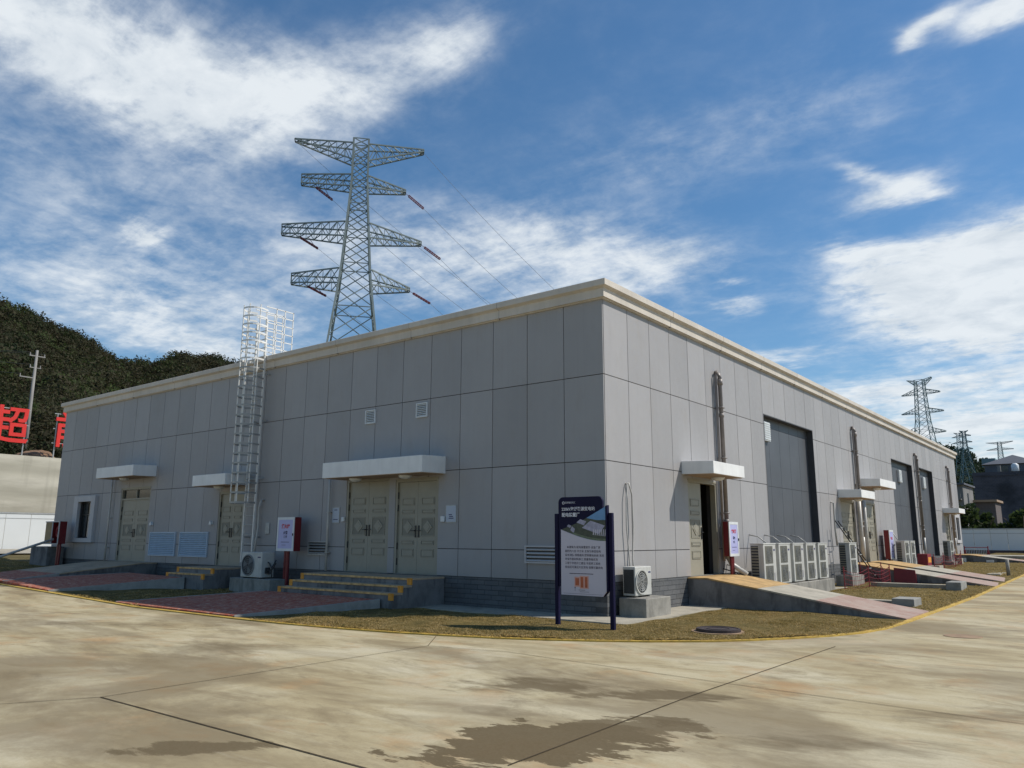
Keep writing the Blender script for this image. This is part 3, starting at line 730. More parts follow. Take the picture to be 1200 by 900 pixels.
# ------------------------------------------------------------------ caged ladder
lad = thing('caged_ladder','tall galvanised roof ladder with round safety cage, fixed left of centre on the front wall','ladder',(-12.7,-.25,.9))
for u in (-12.95,-12.42):
    g = MB(TL); g.box(u-.022,u+.022,.2,.25,.86,8.5); g.build('stile', M['galvwhite'], lad)
g = MB(TL); z = 1.15
while z < 8.4: g.tube([(-12.95,.225,z),(-12.42,.225,z)],.017,6); z += .28
g.build('rungs', M['galv'], lad)
g = MB(TL)
for z in (1.6,3.4,5.2,6.7):
    for u in (-12.95,-12.42): g.box(u-.02,u+.02,.0,.2,z,z+.05)
g.build('wall_brackets', M['galv'], lad)
cx, cv, cr = -12.685, .52, .36
zz = 2.66
while zz < 8.95:
    g = MB(TL); pts = [(-12.97,.23,zz)]+[(cx+cr*math.cos(a),cv+cr*math.sin(a),zz) for a in [math.pi*(1.05-1.1*k/12) for k in range(13)]]+[(-12.40,.23,zz)]
    for p,q in zip(pts,pts[1:]): g.hexa([(p[0],p[1],p[2]-.026),(q[0],q[1],q[2]-.026),(q[0]+(cx-q[0])*.03,q[1]+(cv-q[1])*.03,q[2]-.026),(p[0]+(cx-p[0])*.03,p[1]+(cv-p[1])*.03,p[2]-.026)],[(p[0],p[1],p[2]+.026),(q[0],q[1],q[2]+.026),(q[0]+(cx-q[0])*.03,q[1]+(cv-q[1])*.03,q[2]+.026),(p[0]+(cx-p[0])*.03,p[1]+(cv-p[1])*.03,p[2]+.026)])
    g.build('cage_hoop', M['galvwhite'] if zz > 6.9 else M['galvshade'], lad); zz += .3 if zz < 7.2 else .27  # painted light: sunlit white above the roof line, shaded grey below
for a in (.02,.34,.66,.98):
    g = MB(TL); x_, v_ = cx+(cr-.02)*math.cos(math.pi*a), cv+(cr-.02)*math.sin(math.pi*a); g.box(x_-.018,x_+.018,v_-.01,v_+.01,2.64,8.93); g.build('cage_bar', M['galvwhite'], lad)
# walk-through guard running back over the parapet
g = MB()
for x in (-12.97,-12.40):
    for z in (7.32,7.6,7.87,8.14,8.41,8.68,8.93): g.box(x-.012,x+.012,-.25 if z < 8.9 else -.3,.76,z-.015,z+.015)
    for y in (.1,.42,.74): g.box(x-.012,x+.012,y-.014,y+.014,7.1,8.95)
g.build('walk_through_guard', M['galvwhite'], lad)
# ------------------------------------------------------------------ air conditioners
def base_block(x0,x1,y0,y1,z0,z1,label,mat='concrete',group='concrete blocks under the air conditioners'):
    g = MB(); g.box(x0,x1,y0,y1,z0,z1); o = g.build('concrete_block', M[mat], bevel=.015); return tag(o,label,'concrete block',group)
def single_ac(loc, T, w, d, h, label, valve_side, grille):
    t = thing('split_air_conditioner', label, 'air conditioner', loc, 'small single fan air conditioners')
    lx, ly, lz = loc
    def TT(p):
        q = T((p[0], p[1], p[2])); return (q[0]+lx, q[1]+ly, q[2]+lz)
    g = MB(TT); g.box(-w/2,w/2,-d/2,d/2,.03,h); g.build('casing', M['acwhite'], t, bevel=.018)
    g = MB(TT)
    for s in (-.35,.35): g.box(w*s-.04,w*s+.04,-d/2+.02,d/2-.02,0,.03)
    g.build('feet', M['acdark'], t)
    cu = -w*.14; cz = h*.5; rr = h*.385
    g = MB(TT); g.disc((cu,0,cz),1,rr,d/2-.01,d/2+.004,32); g.build('fan_opening', M['acdark'], t)
    fan = MB(TT)
    for k in range(3):
        a = k*2.1+.4; pts = [(cu+rr*.85*math.cos(a+x)*y, cz+rr*.85*math.sin(a+x)*y) for x,y in ((0,.2),(.05,.95),(.45,1.),(.9,.9),(.5,.22))]
        fan.prism(pts,1,d/2+.004,d/2+.010)
    fan.build('fan', M['acgrey'], t)
    g = MB(TT)
    for k in range(1,6): g.ring((cu,d/2+.022,cz),1,rr*k/5.2,.007,.006,28)
    g.ring((cu,d/2+.012,cz),1,rr*1.02,.022,.03,32)
    for k in range(12):
        a = math.pi*k/6; g.box(0,0,0,0,0,0) if False else g.tube([(cu+rr*.1*math.cos(a),d/2+.02,cz+rr*.1*math.sin(a)),(cu+rr*math.cos(a),d/2+.02,cz+rr*math.sin(a))],.003,4)
    g.build('fan_grille', M['acwhite'] if grille else M['acgrey'], t)
    vs = valve_side
    g = MB(TT); e = vs*w/2
    lo_, hi_ = sorted((-vs*w/2, -vs*(w/2+.006))); g.box(lo_,hi_,-d/2+.03,d/2-.03,.08,h-.06)
    for k in range(10): g.box(*sorted((-vs*(w/2+.006), -vs*(w/2+.014))),-d/2+.03,d/2-.03,.1+k*(h-.18)/10,.112+k*(h-.18)/10)
    g.build('side_coil', M['acdark'], t)
    g = MB(TT); g.box(*sorted((e, e+vs*.05)),-.05,.09,h*.2,h*.42)
    for zz in (.14,.22): g.tube([(e+vs*.05,.02,zz),(e+vs*.16,.03,zz-.01),(e+vs*.2,-.02,zz+.12),(e+vs*.22,-.12,zz+.3)],.018,6)
    g.tube([(e,.0,h*.62),(e+vs*.1,.02,h*.58),(e+vs*.24,.02,h*.38),(e+vs*.2,.0,.05)],.02,6)
    g.build('valve_pipes', M['acdark'], t)
    g = MB(TT); g.box(w*.30,w*.44,d/2,d/2+.003,h*.78,h*.83); g.build('name_plate', M['inkblue'], t)
    return t
base_block(-12.32,-10.35,-.98,-.42,-.05,.46,'low grey concrete block under the air conditioner beside the hydrant box')
single_ac((-11.42,-.68,.46),TL,1.02,.42,.74,'small white air conditioner on a concrete block below the wall ladder',1,False)
base_block(.10,.74,.28,1.38,.0,.42,'pale concrete block under the air conditioner at the building corner','concrete')
single_ac((.27,.78,.42),TR,.72,.3,.63,'small white air conditioner on a block at the sunlit building corner',1,True)

def twin_ac(loc, label):
    w,d,h = .92,.36,1.12
    t = thing('twin_fan_air_conditioner', label, 'air conditioner', loc, 'tall twin fan air conditioners along the side wall')
    TT = lambda p: (loc[0]+p[1], loc[1]+p[0], loc[2]+p[2])
    g = MB(TT); g.box(-w/2,w/2,-d/2,d/2,.03,h-.03); g.build('casing', M['acwhite'], t, bevel=.012)
    g = MB(TT); g.box(-w/2-.01,w/2+.01,-d/2-.01,d/2+.01,h-.03,h); g.build('lid', M['acwhite'], t, bevel=.008)
    for j,zc in enumerate((h*.27,h*.73)):
        g = MB(TT); a,b = -w*.38,w*.22; zz0,zz1 = zc-h*.205,zc+h*.205
        g.box(a,b,d/2-.002,d/2+.006,zz0,zz1); g.mi = 1
        for k in range(9): u = a+(b-a)*(k+.5)/9; g.box(u-.004,u+.004,d/2+.012,d/2+.018,zz0,zz1)
        for k in range(1,5): g.ring(((a+b)/2,d/2+.02,zc),1,.045*k,.008,.006,20)
        g.build('fan_grille', [M['acgrille'], M['acgrey']], t)
    g = MB(TT); g.mi = 0; g.box(-w/2-.004,-w/2,-d/2+.02,d/2-.14,.06,h-.07); g.mi = 1
    for k in range(13): g.box(-w/2-.016,-w/2-.004,-d/2+.02,d/2-.14,.075+k*.077,.105+k*.077)
    g.build('side_louvre', [M['acdark'], M['acgrille']], t)
    g = MB(TT); g.box(w*.3,w*.42,d/2,d/2+.004,h*.82,h*.86); g.box(w*.3,w*.33,d/2,d/2+.003,h*.12,h*.3); g.build('name_plate', M['inkblue'], t)
    return t
ac0 = twin_ac((.78,6.85,.40),'first of the five twin fan air conditioners, nearest the open door and ramp')
ords = ['second of the five twin fan air conditioners from the ramp','middle one of the five twin fan air conditioners in a row','fourth of the five twin fan air conditioners from the ramp','last of the five twin fan air conditioners, farthest from the ramp']
for k in range(1,5): dup(ac0,(.78,6.85+1.17*k,.40),ords[k-1])
base_block(.45,1.02,6.2,12.35,0,.40,'long concrete plinth under the row of five air conditioners')
dup(ac0,(.78,15.0,.40),'lone twin fan air conditioner left of the pair of olive doors, inside red netting'); base_block(.5,1.05,14.3,15.8,.02,.40,'concrete base under the lone air conditioner in red netting')
dup(ac0,(.7,23.9,.45),'twin fan air conditioner right of the red hydrant box, nearer of two'); dup(ac0,(.7,25.1,.45),'twin fan air conditioner right of the red hydrant box, farther of two'); base_block(.4,1.0,23.2,25.9,.1,.45,'concrete base under the two air conditioners past the hydrant box')
dup(ac0,(.75,34.6,.45),'twin fan air conditioner in front of the farthest dark recess'); base_block(.45,1.05,33.9,35.6,.2,.45,'concrete base under the farthest air conditioner')
tag(g_ := (lambda g: (g.box(1.0,1.25,35.2,35.6,.25,.62), g.build('concrete_block', M['apron'], bevel=.01))[1])(MB()),'small white block beside the farthest air conditioner','concrete block')

# ------------------------------------------------------------------ hydrant cabinets
def cabinet(loc, T, w, d, h, zb, label, txt=True, front='lilac'):
    t = thing('hydrant_cabinet', label, 'fire hydrant cabinet', loc, 'red fire hydrant cabinets on posts')
    TT = lambda p: tuple(a+b for a,b in zip(T(p), loc))
    g = MB(TT); g.box(-w/2,w/2,-d/2,d/2-.012,zb,zb+h); g.build('cabinet_body', M['red'], t, bevel=.006)
    f = MB(TT); v = d/2
    f.box(-w/2,w/2,v-.012,v+.01,zb,zb+.07); f.box(-w/2,w/2,v-.012,v+.01,zb+h-.07,zb+h); f.box(-w/2,-w/2+.06,v-.012,v+.01,zb+.07,zb+h-.07); f.box(w/2-.06,w/2,v-.012,v+.01,zb+.07,zb+h-.07)
    fr = f.build('cabinet_door', M['whitemetal'], t)
    p = MB(TT); p.box(-w/2+.06,w/2-.06,v-.01,v+.004,zb+.07,zb+h-.07); p.build('door_glass', M[front], fr)
    q = MB(TT); q.box(w/2-.045,w/2-.02,v+.01,v+.03,zb+h*.45,zb+h*.52); q.build('lock', M['black'], fr)
    s = MB(TT); s.tube([(0,0,0),(0,0,zb)],.06,10); s.tube([(-.1,.02,0),(-.1,.02,zb)],.03,8); s.build('post', M['red'], t)
    xd = Vector(T((1,0,0))) if T is TL else Vector(T((-1,0,0)))
    nrm = Vector(T((0,1,0)))
    def tx(b, size, z, mat, bold=.006):
        o = Vector(loc)+nrm*(v+.006)+Vector((0,0,z)); text(b,size,o,xd,(0,0,1),.001,mat,'lettering',fr,'CENTER',bold)
    tx('消火栓',w*.165,zb+h*.68,M['inkred']); tx('火警',w*.13,zb+h*.5,M['inkblue'],.003); tx('119',w*.14,zb+h*.38,M['inkblue'],.003)
    b = MB(TT); b.box(-w*.25,w*.25,v+.004,v+.006,zb+h*.255,zb+h*.27); b.box(-w*.2,w*.05,v+.004,v+.006,zb+h*.17,zb+h*.18); b.build('print_line', M['inkblue'], fr)
    return t
cabinet((-10.36,-.42,.05),TL,.78,.24,.95,1.19,'red post mounted hydrant cabinet with lilac door, left of the wide steps')
cabinet((.26,5.95,.4),TR,.62,.16,.9,.78,'red hydrant cabinet with lilac door beside the open door at the top of the ramp')
cabinet((.28,23.35,.3),TR,.75,.22,1.25,.48,'red hydrant cabinet with lilac door right of the olive door pair')
# open cabinet at the far left end
t = thing('open_hydrant_cabinet','open dark red hydrant cabinet at the far left end of the front wall','fire hydrant cabinet',(-24.95,-.55,.35))
g = MB(); g.box(-25.48,-24.9,-.5,-.46,1.32,2.2); g.box(-25.48,-24.9,-.72,-.5,1.32,1.34); g.box(-25.48,-24.9,-.72,-.5,2.18,2.2); g.box(-25.5,-25.48,-.72,-.46,1.32,2.2); g.box(-24.9,-24.87,-.72,-.46,1.32,2.2); g.build('cabinet_body', M['red'], t)
g = MB(); g.box(-26.15,-25.5,-.74,-.71,1.33,2.18); dr = g.build('open_cabinet_door', M['brickwood'], t)
g = MB(); 
for a,b,c,d_ in ((-26.17,-24.86,2.17,2.21),(-26.17,-24.86,1.30,1.34),(-25.52,-25.47,1.34,2.17),(-24.91,-24.86,1.34,2.17)): g.box(a,b,-.76,-.735,c,d_)
g.build('cabinet_frame', M['surround'], t)
g = MB(); g.tube([(-25.1,-.6,.3),(-25.1,-.6,1.32)],.06,8); g.tube([(-24.95,-.6,.3),(-24.95,-.6,1.32)],.04,8); g.build('post', M['red'], t)
g = MB(); g.ring((-25.18,-.6,1.8),1,.18,.09,.1,16); g.build('hose_reel', M['safered'], t)
g = MB(); g.box(-27.35,-25.75,-.75,-.1,.1,1.2); g.build('x', M['concretedk'], bevel=.02); tag(bpy.context.scene.objects['x'],'dark grey concrete pier at the far left corner of the hall','concrete pier'); bpy.context.scene.objects['x'].name = 'concrete_pier'
g = MB(); g.tube([(-25.2,-3.55,.5),(-25.15,-.8,1.5)],.05,8); tag(g.build('plastic_pipe', M['pipewhite'], smooth=True),'long pale plastic pipe leaning across the verge at the far left','pipe')

# ------------------------------------------------------------------ steps, ramps, paved paths
def steps(x0,x1,label,nt_,zb,front):
    t = thing('entrance_steps', label, 'steps', ((x0+x1)/2,-1.,zb), 'concrete entrance steps with painted edges')
    g = MB(); yl = -1.15
    g.box(x0,x1,yl+.01,-.004,0,.655)
    for k in range(1,nt_): g.box(x0-.04*k,x1+.03*k,yl-.32*k+.01,yl-.32*(k-1)-.0,0,.655-.155*k-.001*k)
    g.build('step_body', M['concretedk'], t, bevel=.01)
    for k in range(nt_):
        g = MB(); a,b = x0-.04*k,x1+.03*k; z = .655-.155*k; yf = yl-.32*k
        g.mi = 0; g.box(a,b,yf,(-.006 if k == 0 else yf+.33),z,z+.045); g.mi = 1
        g.box(a-.002,a+.13,yf-.004,yf+.03,z-.11,z+.047); g.box(b-.13,b+.002,yf-.004,yf+.05,z-.11,z+.047); g.mi = 2; g.box(a+.13,b-.13,yf-.003,yf+.05,z+.001,z+.047)
        g.build('tread', [M['treadtop'], M['orangenose'], M['fadednose']], t, bevel=.004)
    return t
M['fadednose'] = simple('faded_ochre_nosing', (.58, .36, .15), .75, 0, .35, 8)
M['treadtop'] = concrete_block_mat('worn_tan_tread', (.46,.345,.23), .2)
steps(-8.75,-4.62,'wide three step stair with orange edges below the two double doors',3,0,0)
steps(-15.0,-12.95,'narrow two step stair with orange edges below the door by the wall ladder',2,0,0)
def path(name, P, kerb=True, z_in=.0):
    # P: four corners (x,y,z) road-left, road-right, wall-right, wall-left
    g = MB(); g.hexa([(p[0],p[1],-.2) for p in P], P); o = g.build(name, M['paver']); struct(o)
    def kb(a,b,s):
        d = Vector((b[0]-a[0],b[1]-a[1])).normalized(); nx,ny = d.y*.11*s,-d.x*.11*s
        k = MB(); A=[(a[0],a[1]),(b[0],b[1]),(b[0]+nx,b[1]+ny),(a[0]+nx,a[1]+ny)]; Z=[a[2],b[2],b[2],a[2]]
        k.hexa([(q[0],q[1],-.2) for q in A],[(q[0],q[1],z+.008) for q,z in zip(A,Z)]); return struct(k.build('path_kerb', M['kerb']))
    if kerb: kb(P[1],P[2],1); kb(P[3],P[0],1)
M['kerb'] = concrete_block_mat('grey_kerb_stone', (.30,.295,.27), .15)
path('brick_path',[(-11.2,-4.79,.05),(-6.12,-4.77,.035),(-5.0,-1.8,.25),(-9.3,-1.8,.25)])
path('brick_path',[(-19.0,-4.78,.30),(-15.15,-4.78,.16),(-13.95,-1.48,.42),(-17.3,-1.48,.46)])
def ramp_obj(label, base, pts_top, mats, cuts):
    # axis: list of stations (a, z) along the slope; width b0..b1 ; base gives mapping
    t = thing('access_ramp', label, 'ramp', base, 'sloping concrete access ramps')
    return t
def side_ramp(y0,y1,x1,zt,label,zend=.03,xf=.5):
    t = thing('access_ramp', label, 'ramp', (2.5,(y0+y1)/2,0), 'sloping access ramps along the side wall')
    zr = lambda x: zt if x < xf else zt+(zend-zt)*(x-xf)/(x1-xf)
    g = MB(); g.prism([(.0,-.1),(x1,-.1),(x1,zr(x1)-.03),(xf,zt-.03),(.0,zt-.03)],1,y0+.012,y1-.012); g.build('ramp_body', M['concretedk'], t)
    segs = [(.0,xf,'yellow'),(xf,1.75,'yellow'),(1.75,3.05,'ramptop'),(3.05,x1,'paverlight')]
    for a,b,m in segs:
        g = MB(); g.hexa([(a,y0,zr(a)-.03),(b,y0,zr(b)-.03),(b,y1,zr(b)-.03),(a,y1,zr(a)-.03)],[(a,y0,zr(a)+.004),(b,y0,zr(b)+.004),(b,y1,zr(b)+.004),(a,y1,zr(a)+.004)])
        g.build({'yellow':'painted_landing','ramptop':'ramp_slabs','paverlight':'brick_surface'}[m], M[m], t)
    return t
def paverlight():
    m, nt, b = new_mat('faded_pink_pavers')
    br = N(nt,'ShaderNodeTexBrick'); v = coords(nt); nt.links.new(v, br.inputs[0])
    br.inputs['Scale'].default_value = 1.; br.inputs['Brick Width'].default_value = .2; br.inputs['Row Height'].default_value = .1; br.inputs['Mortar Size'].default_value = .006
    br.inputs['Color1'].default_value = (.30,.165,.13,1); br.inputs['Color2'].default_value = (.38,.26,.21,1); br.inputs['Mortar'].default_value = (.35,.27,.22,1)
    c = mixc(nt, ramp(nt, noise(nt, v, 2.5, 7, .7), [(.4,0),(.65,.8)]), br.outputs[0], (.40,.325,.265))
    nt.links.new(c, b.inputs['Base Color']); b.inputs['Roughness'].default_value = .85; bump(nt, b, br.outputs['Fac'], -.4, .006); return m
M['paverlight'] = paverlight()
side_ramp(3.78,6.05,4.86,.70,'sloping ramp with yellow landing below the open side door')
side_ramp(17.2,19.55,4.86,.72,'middle ramp with yellow landing below the nearer olive door of the pair',.08)
side_ramp(20.3,23.0,4.86,.72,'middle ramp with yellow landing below the farther olive door of the pair',.1)
side_ramp(38.4,40.9,5.0,.76,'farthest ramp with a reddish side near the end of the hall',.3,1.2)
# front ramp at the transom door
t = thing('access_ramp','long tan ramp running down to the road from the far left door','ramp',(-20,-2.5,.1),'sloping access ramps along the side wall')
del t['group']
g = MB(); g.prism([(-.0,-.1),(-3.2,-.1),(-3.2,.43),(-.6,.69),(0,.69)],0,-21.85,-18.42); g.build('ramp_body', M['concretedk'], t)
g = MB(); g.hexa([(-21.87,-3.2,.43),(-18.4,-3.2,.43),(-18.4,-.6,.69),(-21.87,-.6,.69)],[(-21.87,-3.2,.464),(-18.4,-3.2,.464),(-18.4,-.6,.724),(-21.87,-.6,.724)]); g.box(-21.87,-18.4,-.6,-.004,.69,.724); g.build('ramp_slabs', M['treadtop'], t)
g = MB(); g.hexa([(-21.87,-4.78,-.1),(-18.5,-4.78,-.1),(-18.5,-3.2,-.1),(-21.87,-3.2,-.1)],[(-21.87,-4.78,.30),(-18.5,-4.78,.28),(-18.5,-3.2,.46),(-21.87,-3.2,.46)]); g.build('brick_surface', M['paver'], t)
g = MB(); g.hexa([(-18.5,-4.78,-.1),(-18.38,-4.78,-.1),(-18.38,-3.21,-.1),(-18.5,-3.21,-.1)],[(-18.5,-4.78,.29),(-18.38,-4.78,.29),(-18.38,-3.21,.468),(-18.5,-3.21,.468)]); g.build('kerb', M['kerb'], t)
# concrete channels and stubs on the side lawn
def slab(x0,x1,y0,y1,z0,z1,label,mat='kerb',name='concrete_slab',rot=0):
    g = MB(); g.box(x0,x1,y0,y1,z0,z1); return tag(g.build(name, M[mat], bevel=.012), label, 'concrete slab')
slab(2.5,3.83,7.5,7.85,0,.12,'thin pale concrete plank behind the foot of the first ramp','apron')
slab(3.83,4.34,7.2,8.05,0,.2,'short grey kerb stub beside the foot of the first ramp')
slab(1.5,3.84,14.75,15.1,.02,.19,'long pale concrete slab lying in front of the middle ramps','apron')
slab(3.85,4.28,14.4,15.5,.02,.3,'squat grey concrete block at the end of the long slab')
slab(3.7,4.2,24.6,26.6,.12,.22,'flat pale slab on the grass beyond the middle ramps','apron')
slab(.9,1.5,27.2,28.2,.15,.42,'small concrete block near the pair of air conditioners','apron')
# manhole
t = thing('manhole_cover','round rusty dark manhole cover with brick rim in the front grass','manhole cover',(2.75,-.8,.0))
g = MB(); g.disc((2.75,-.8,0),2,.47,-.05,.035,28); g.build('rim', M['earth'], t)
g = MB(); g.disc((2.75,-.8,0),2,.39,.035,.075,32); g.ring((2.75,-.8,.078),2,.36,.03,.012,32); g.ring((2.75,-.8,.078),2,.2,.02,.01,24); g.build('lid', M['iron'], t)
g = MB(); g.disc((6.2,1.6,0),2,.3,-.04,-.004,28); tag(g.build('road_manhole_cover', M['earth']),'round grey manhole cover set flush in the concrete road','manhole cover')
for k in range(16):
    x = random.uniform(2.1,3.5); y = -.8+random.uniform(-.5,.5)
    
# ------------------------------------------------------------------ information board
B = thing('information_board','tall navy and white information board on two posts at the building corner','information board',(.62,-1.86,0))
for x in (.03,1.23):
    g = MB(); g.box(x-.04,x+.04,-1.9,-1.82,-.1,2.1); g.build('post', M['navy'], B, bevel=.01)
g = MB()
for z in (1.02,1.76):
    g.tube([(.05,-1.86,z),(.12,-1.86,z)],.03,8); g.tube([(1.10,-1.86,z),(1.22,-1.86,z)],.03,8)
g.build('bracket', M['navy'], B)
def rrect(x0,x1,z0,z1,r,corners=(1,1,1,1),n=6):
    P = []
    for i,(cx_,cz_,a0) in enumerate(((x1-r,z1-r,0),(x0+r,z1-r,90),(x0+r,z0+r,180),(x1-r,z0+r,270))):
        if corners[i]:
            for k in range(n+1): a = R(a0+90*k/n); P.append((cx_+r*math.cos(a),cz_+r*math.sin(a)))
        else: P.append({0:(x1,z1),1:(x0,z1),2:(x0,z0),3:(x1,z0)}[i])
    return P
yF = -1.90
g = MB(); g.prism(rrect(.08,1.07,.75,2.41,.1,(1,1,0,0)),1,-1.895,-1.835); g.build('navy_panel', M['navy'], B, bevel=.005)
g = MB(); g.prism([(1.17,2.22),(1.17,.68),(1.08,.6),(1.0,.6),(1.0,2.1)],1,-1.875,-1.865); g.prism([(1.15,.6+.09),(1.185,.7),(1.185,2.24),(1.15,2.22)],1,-1.93,-1.85); g.build('navy_edge', M['navy'], B)
arc = [(.15+1.0*k/12, 1.80-.21*math.sin(math.pi/2*min(1,k/12*1.05))) for k in range(13)]
white = [(x,z) for x,z in arc]+[(1.15,.7),(1.06,.6),(.15,.6)]
g = MB(); g.prism(white,1,-1.915,-1.897); wp = g.build('white_sheet', M['boardwhite'], B)
# printed aerial picture: a triangle with sky, field and pale hall roofs
def flat(name, pts, y, mat, parent):
    g = MB(); g.prism(pts,1,y-.0015,y); return g.build(name, mat, parent)
skym = simple('printed_sky', (.12,.27,.48), .4, 0, .2, 3); fieldm = simple('printed_field', (.045,.055,.035), .4, 0, .4, 12); roofm = simple('printed_roofs', (.33,.32,.42), .4, 0, .25, 14); greenm = simple('printed_green', (.12,.15,.09), .4, 0, .3, 10)
pic = flat('printed_picture', [(.15,1.80),(.55,1.93),(1.15,2.22),(1.15,1.59)]+arc[::-1][1:-1], -1.900, fieldm, B)
flat('printed_sky', [(.72,2.01),(1.15,2.22),(1.15,1.97),(.95,1.97)], -1.9025, skym, pic)
g = MB()
for (x0,z0,w_,s_) in ((.62,1.83,.5,.13),(.5,1.93,.22,.06),(.36,1.79,.1,.07),(.28,1.86,.1,.035)):
    g.prism([(x0,z0),(x0+w_*.75,z0-s_*.9),(x0+w_,z0+s_*.3),(x0+w_*.38,z0+s_)],1,-1.904,-1.9025)
g.build('printed_buildings', roofm, pic)
g = MB()
for k in range(7): x0 = .86+k*.042; g.prism([(x0,1.70-.004*k),(x0+.018,1.70-.004*k),(x0+.03,1.80),(x0+.012,1.80)],1,-1.9055,-1.904)
g.build('printed_buildings', M['boardwhite'], pic)
g = MB(); ww = [(x,z+.05*math.sin(math.pi*min(1,(k/12))**.7*.5)) for k,(x,z) in enumerate(arc)]
g.prism(arc[3:]+[(x,z+.04) for x,z in arc[3:]][::-1],1,-1.904,-1.9022); g.build('printed_band', greenm, pic)
xd,up = (1,0,0),(0,0,1)
text('220kV海洋聚源变电站',.078,(.16,-1.897,2.155),xd,up,.0015,M['boardtext'],'title_lettering',B,'LEFT',.0018)
text('配电装置厂',.082,(.16,-1.897,2.045),xd,up,.0015,M['boardtext'],'title_lettering',B,'LEFT',.0024)
text('国家输变电工',.04,(.235,-1.897,2.29),xd,up,.001,M['boardtext'],'title_lettering',B)
g = MB(); g.ring((.2,-1.8975,2.30),1,.022,.012,.003,16); g.build('round_emblem', M['boardtext'], B)
lines = ['   本建筑为 配电装置室外 设备厂房','面积约八百 平方米 主体为单层结构','设有消防 排烟通风 照明接地系统 采用','环保节能材料施工 质量等级优良 ','工程于年初开工建设 年底竣工验收 ','投运后可满足片区用电 保障可靠供电']
for i,l in enumerate(lines): text(l,.051,(.24,-1.9155,1.455-i*.073),xd,up,.0008,M['inkgrey'],'body_lettering',wp,'LEFT',.0006)
g = MB()
for k in range(17): g.box(.34+k*.031,.365+k*.031,-1.9168,-1.9155,.985,1.0)
g.build('caption_line', M['inkgrey'], wp)
orm = simple('printed_orange', (.42,.09,.03), .4, 0, .15, 20); orl = simple('printed_pink', (.62,.32,.26), .4)
g = MB(); g.mi = 1; g.box(.45,.58,-1.917,-1.9155,.755,.935); g.box(.565,.76,-1.9172,-1.9155,.725,.955); g.mi = 0; g.box(.47,.55,-1.9186,-1.9172,.78,.91); g.box(.585,.645,-1.9186,-1.9172,.745,.935); g.box(.68,.735,-1.9186,-1.9172,.745,.935); g.build('floor_plan_print', [orm,orl], wp)
g = MB(); g.prism([(.46,.76),(.475,.73),(.463,.73),(.463,.68),(.457,.68),(.457,.73),(.445,.73)],1,-1.917,-1.9155); g.box(.54,.68,-1.9165,-1.9155,.695,.703); g.box(.56,.76,-1.9165,-1.9155,.665,.671); g.box(.2,1.05,-1.9165,-1.9155,.628,.632); g.build('caption_line', M['inkgrey'], wp)

# ------------------------------------------------------------------ odds and ends along the side wall
def post_net(name, pts, h, label, cat, mat, net=True):
    t = thing(name, label, cat, (pts[0][0],pts[0][1],zg(*pts[0])))
    for (x,y) in pts:
        g = MB(); z = zg(x,y); g.tube([(x,y,z-.05),(x,y,z+h)],.018,6); g.build('post', M['safered'], t)
    g = MB()
    for (a,b) in zip(pts,pts[1:]):
        n_ = max(2,int(math.hypot(b[0]-a[0],b[1]-a[1])/.12)); za, zb_ = zg(*a),zg(*b)
        for f in (.12,.3,.5,.7,.86): 
            P = []
            for k in range(7):
                tt = k/6; P.append((a[0]+(b[0]-a[0])*tt, a[1]+(b[1]-a[1])*tt, za+(zb_-za)*tt+h*f-.07*math.sin(math.pi*tt)*(1+f)))
            g.tube(P,.007,4)
        if net:
            for k in range(n_+1):
                tt = k/n_; x=a[0]+(b[0]-a[0])*tt; y=a[1]+(b[1]-a[1])*tt; z=za+(zb_-za)*tt; s_=-.07*math.sin(math.pi*tt)
                g.tube([(x,y,z+h*.12+s_*1.1),(x,y,z+h*.86+s_*1.8)],.004,4)
    g.build('netting', M['safered'], t); return t
post_net('safety_fence',[(1.25,12.6),(1.6,14.2),(1.9,15.8),(1.35,17.0),(.6,17.1)],.75,'sagging dark red safety netting round the lone air conditioner','safety fence',0)
post_net('safety_fence',[(1.4,26.6),(1.4,29.0),(1.5,31.5),(1.4,34.0)],.8,'thin red safety netting in front of the two far dark recesses','safety fence',0)
t = thing('leaning_ladder','narrow black ladder leaning against the wall before the nearer olive door','ladder',(1.2,16.9,.3))
for s_ in (0,.34):
    g = MB(); g.tube([(1.25,16.9+s_,.1),(.25,15.6+s_,2.3)],.022,6); g.build('stile', M['black'], t)
g = MB()
for k in range(1,9): f=k/9; g.tube([(1.25-1.0*f,16.9-1.3*f,.1+2.2*f),(1.25-1.0*f,17.24-1.3*f,.1+2.2*f)],.014,6)
g.build('rungs', M['galv'], t)
g = MB(); g.box(.55,1.0,27.4,28.3,.22,.95); g.mi=1; g.box(1.0,1.008,27.5,28.2,.55,.8)
tag(g.build('extinguisher_box',[M['safered'],M['orangenose']],bevel=.01),'red fire extinguisher box standing between the two far recesses','extinguisher box')
g = MB(); g.hexa([(1.75,17.02,.05),(2.5,17.02,.05),(2.5,17.17,.05),(1.75,17.17,.05)],[(1.75,17.12,.62),(2.45,17.12,.55),(2.45,17.17,.55),(1.75,17.17,.62)])
tag(g.build('leaning_board', M['red'], bevel=.004),'dark red board propped against the side of the nearer middle ramp','board')
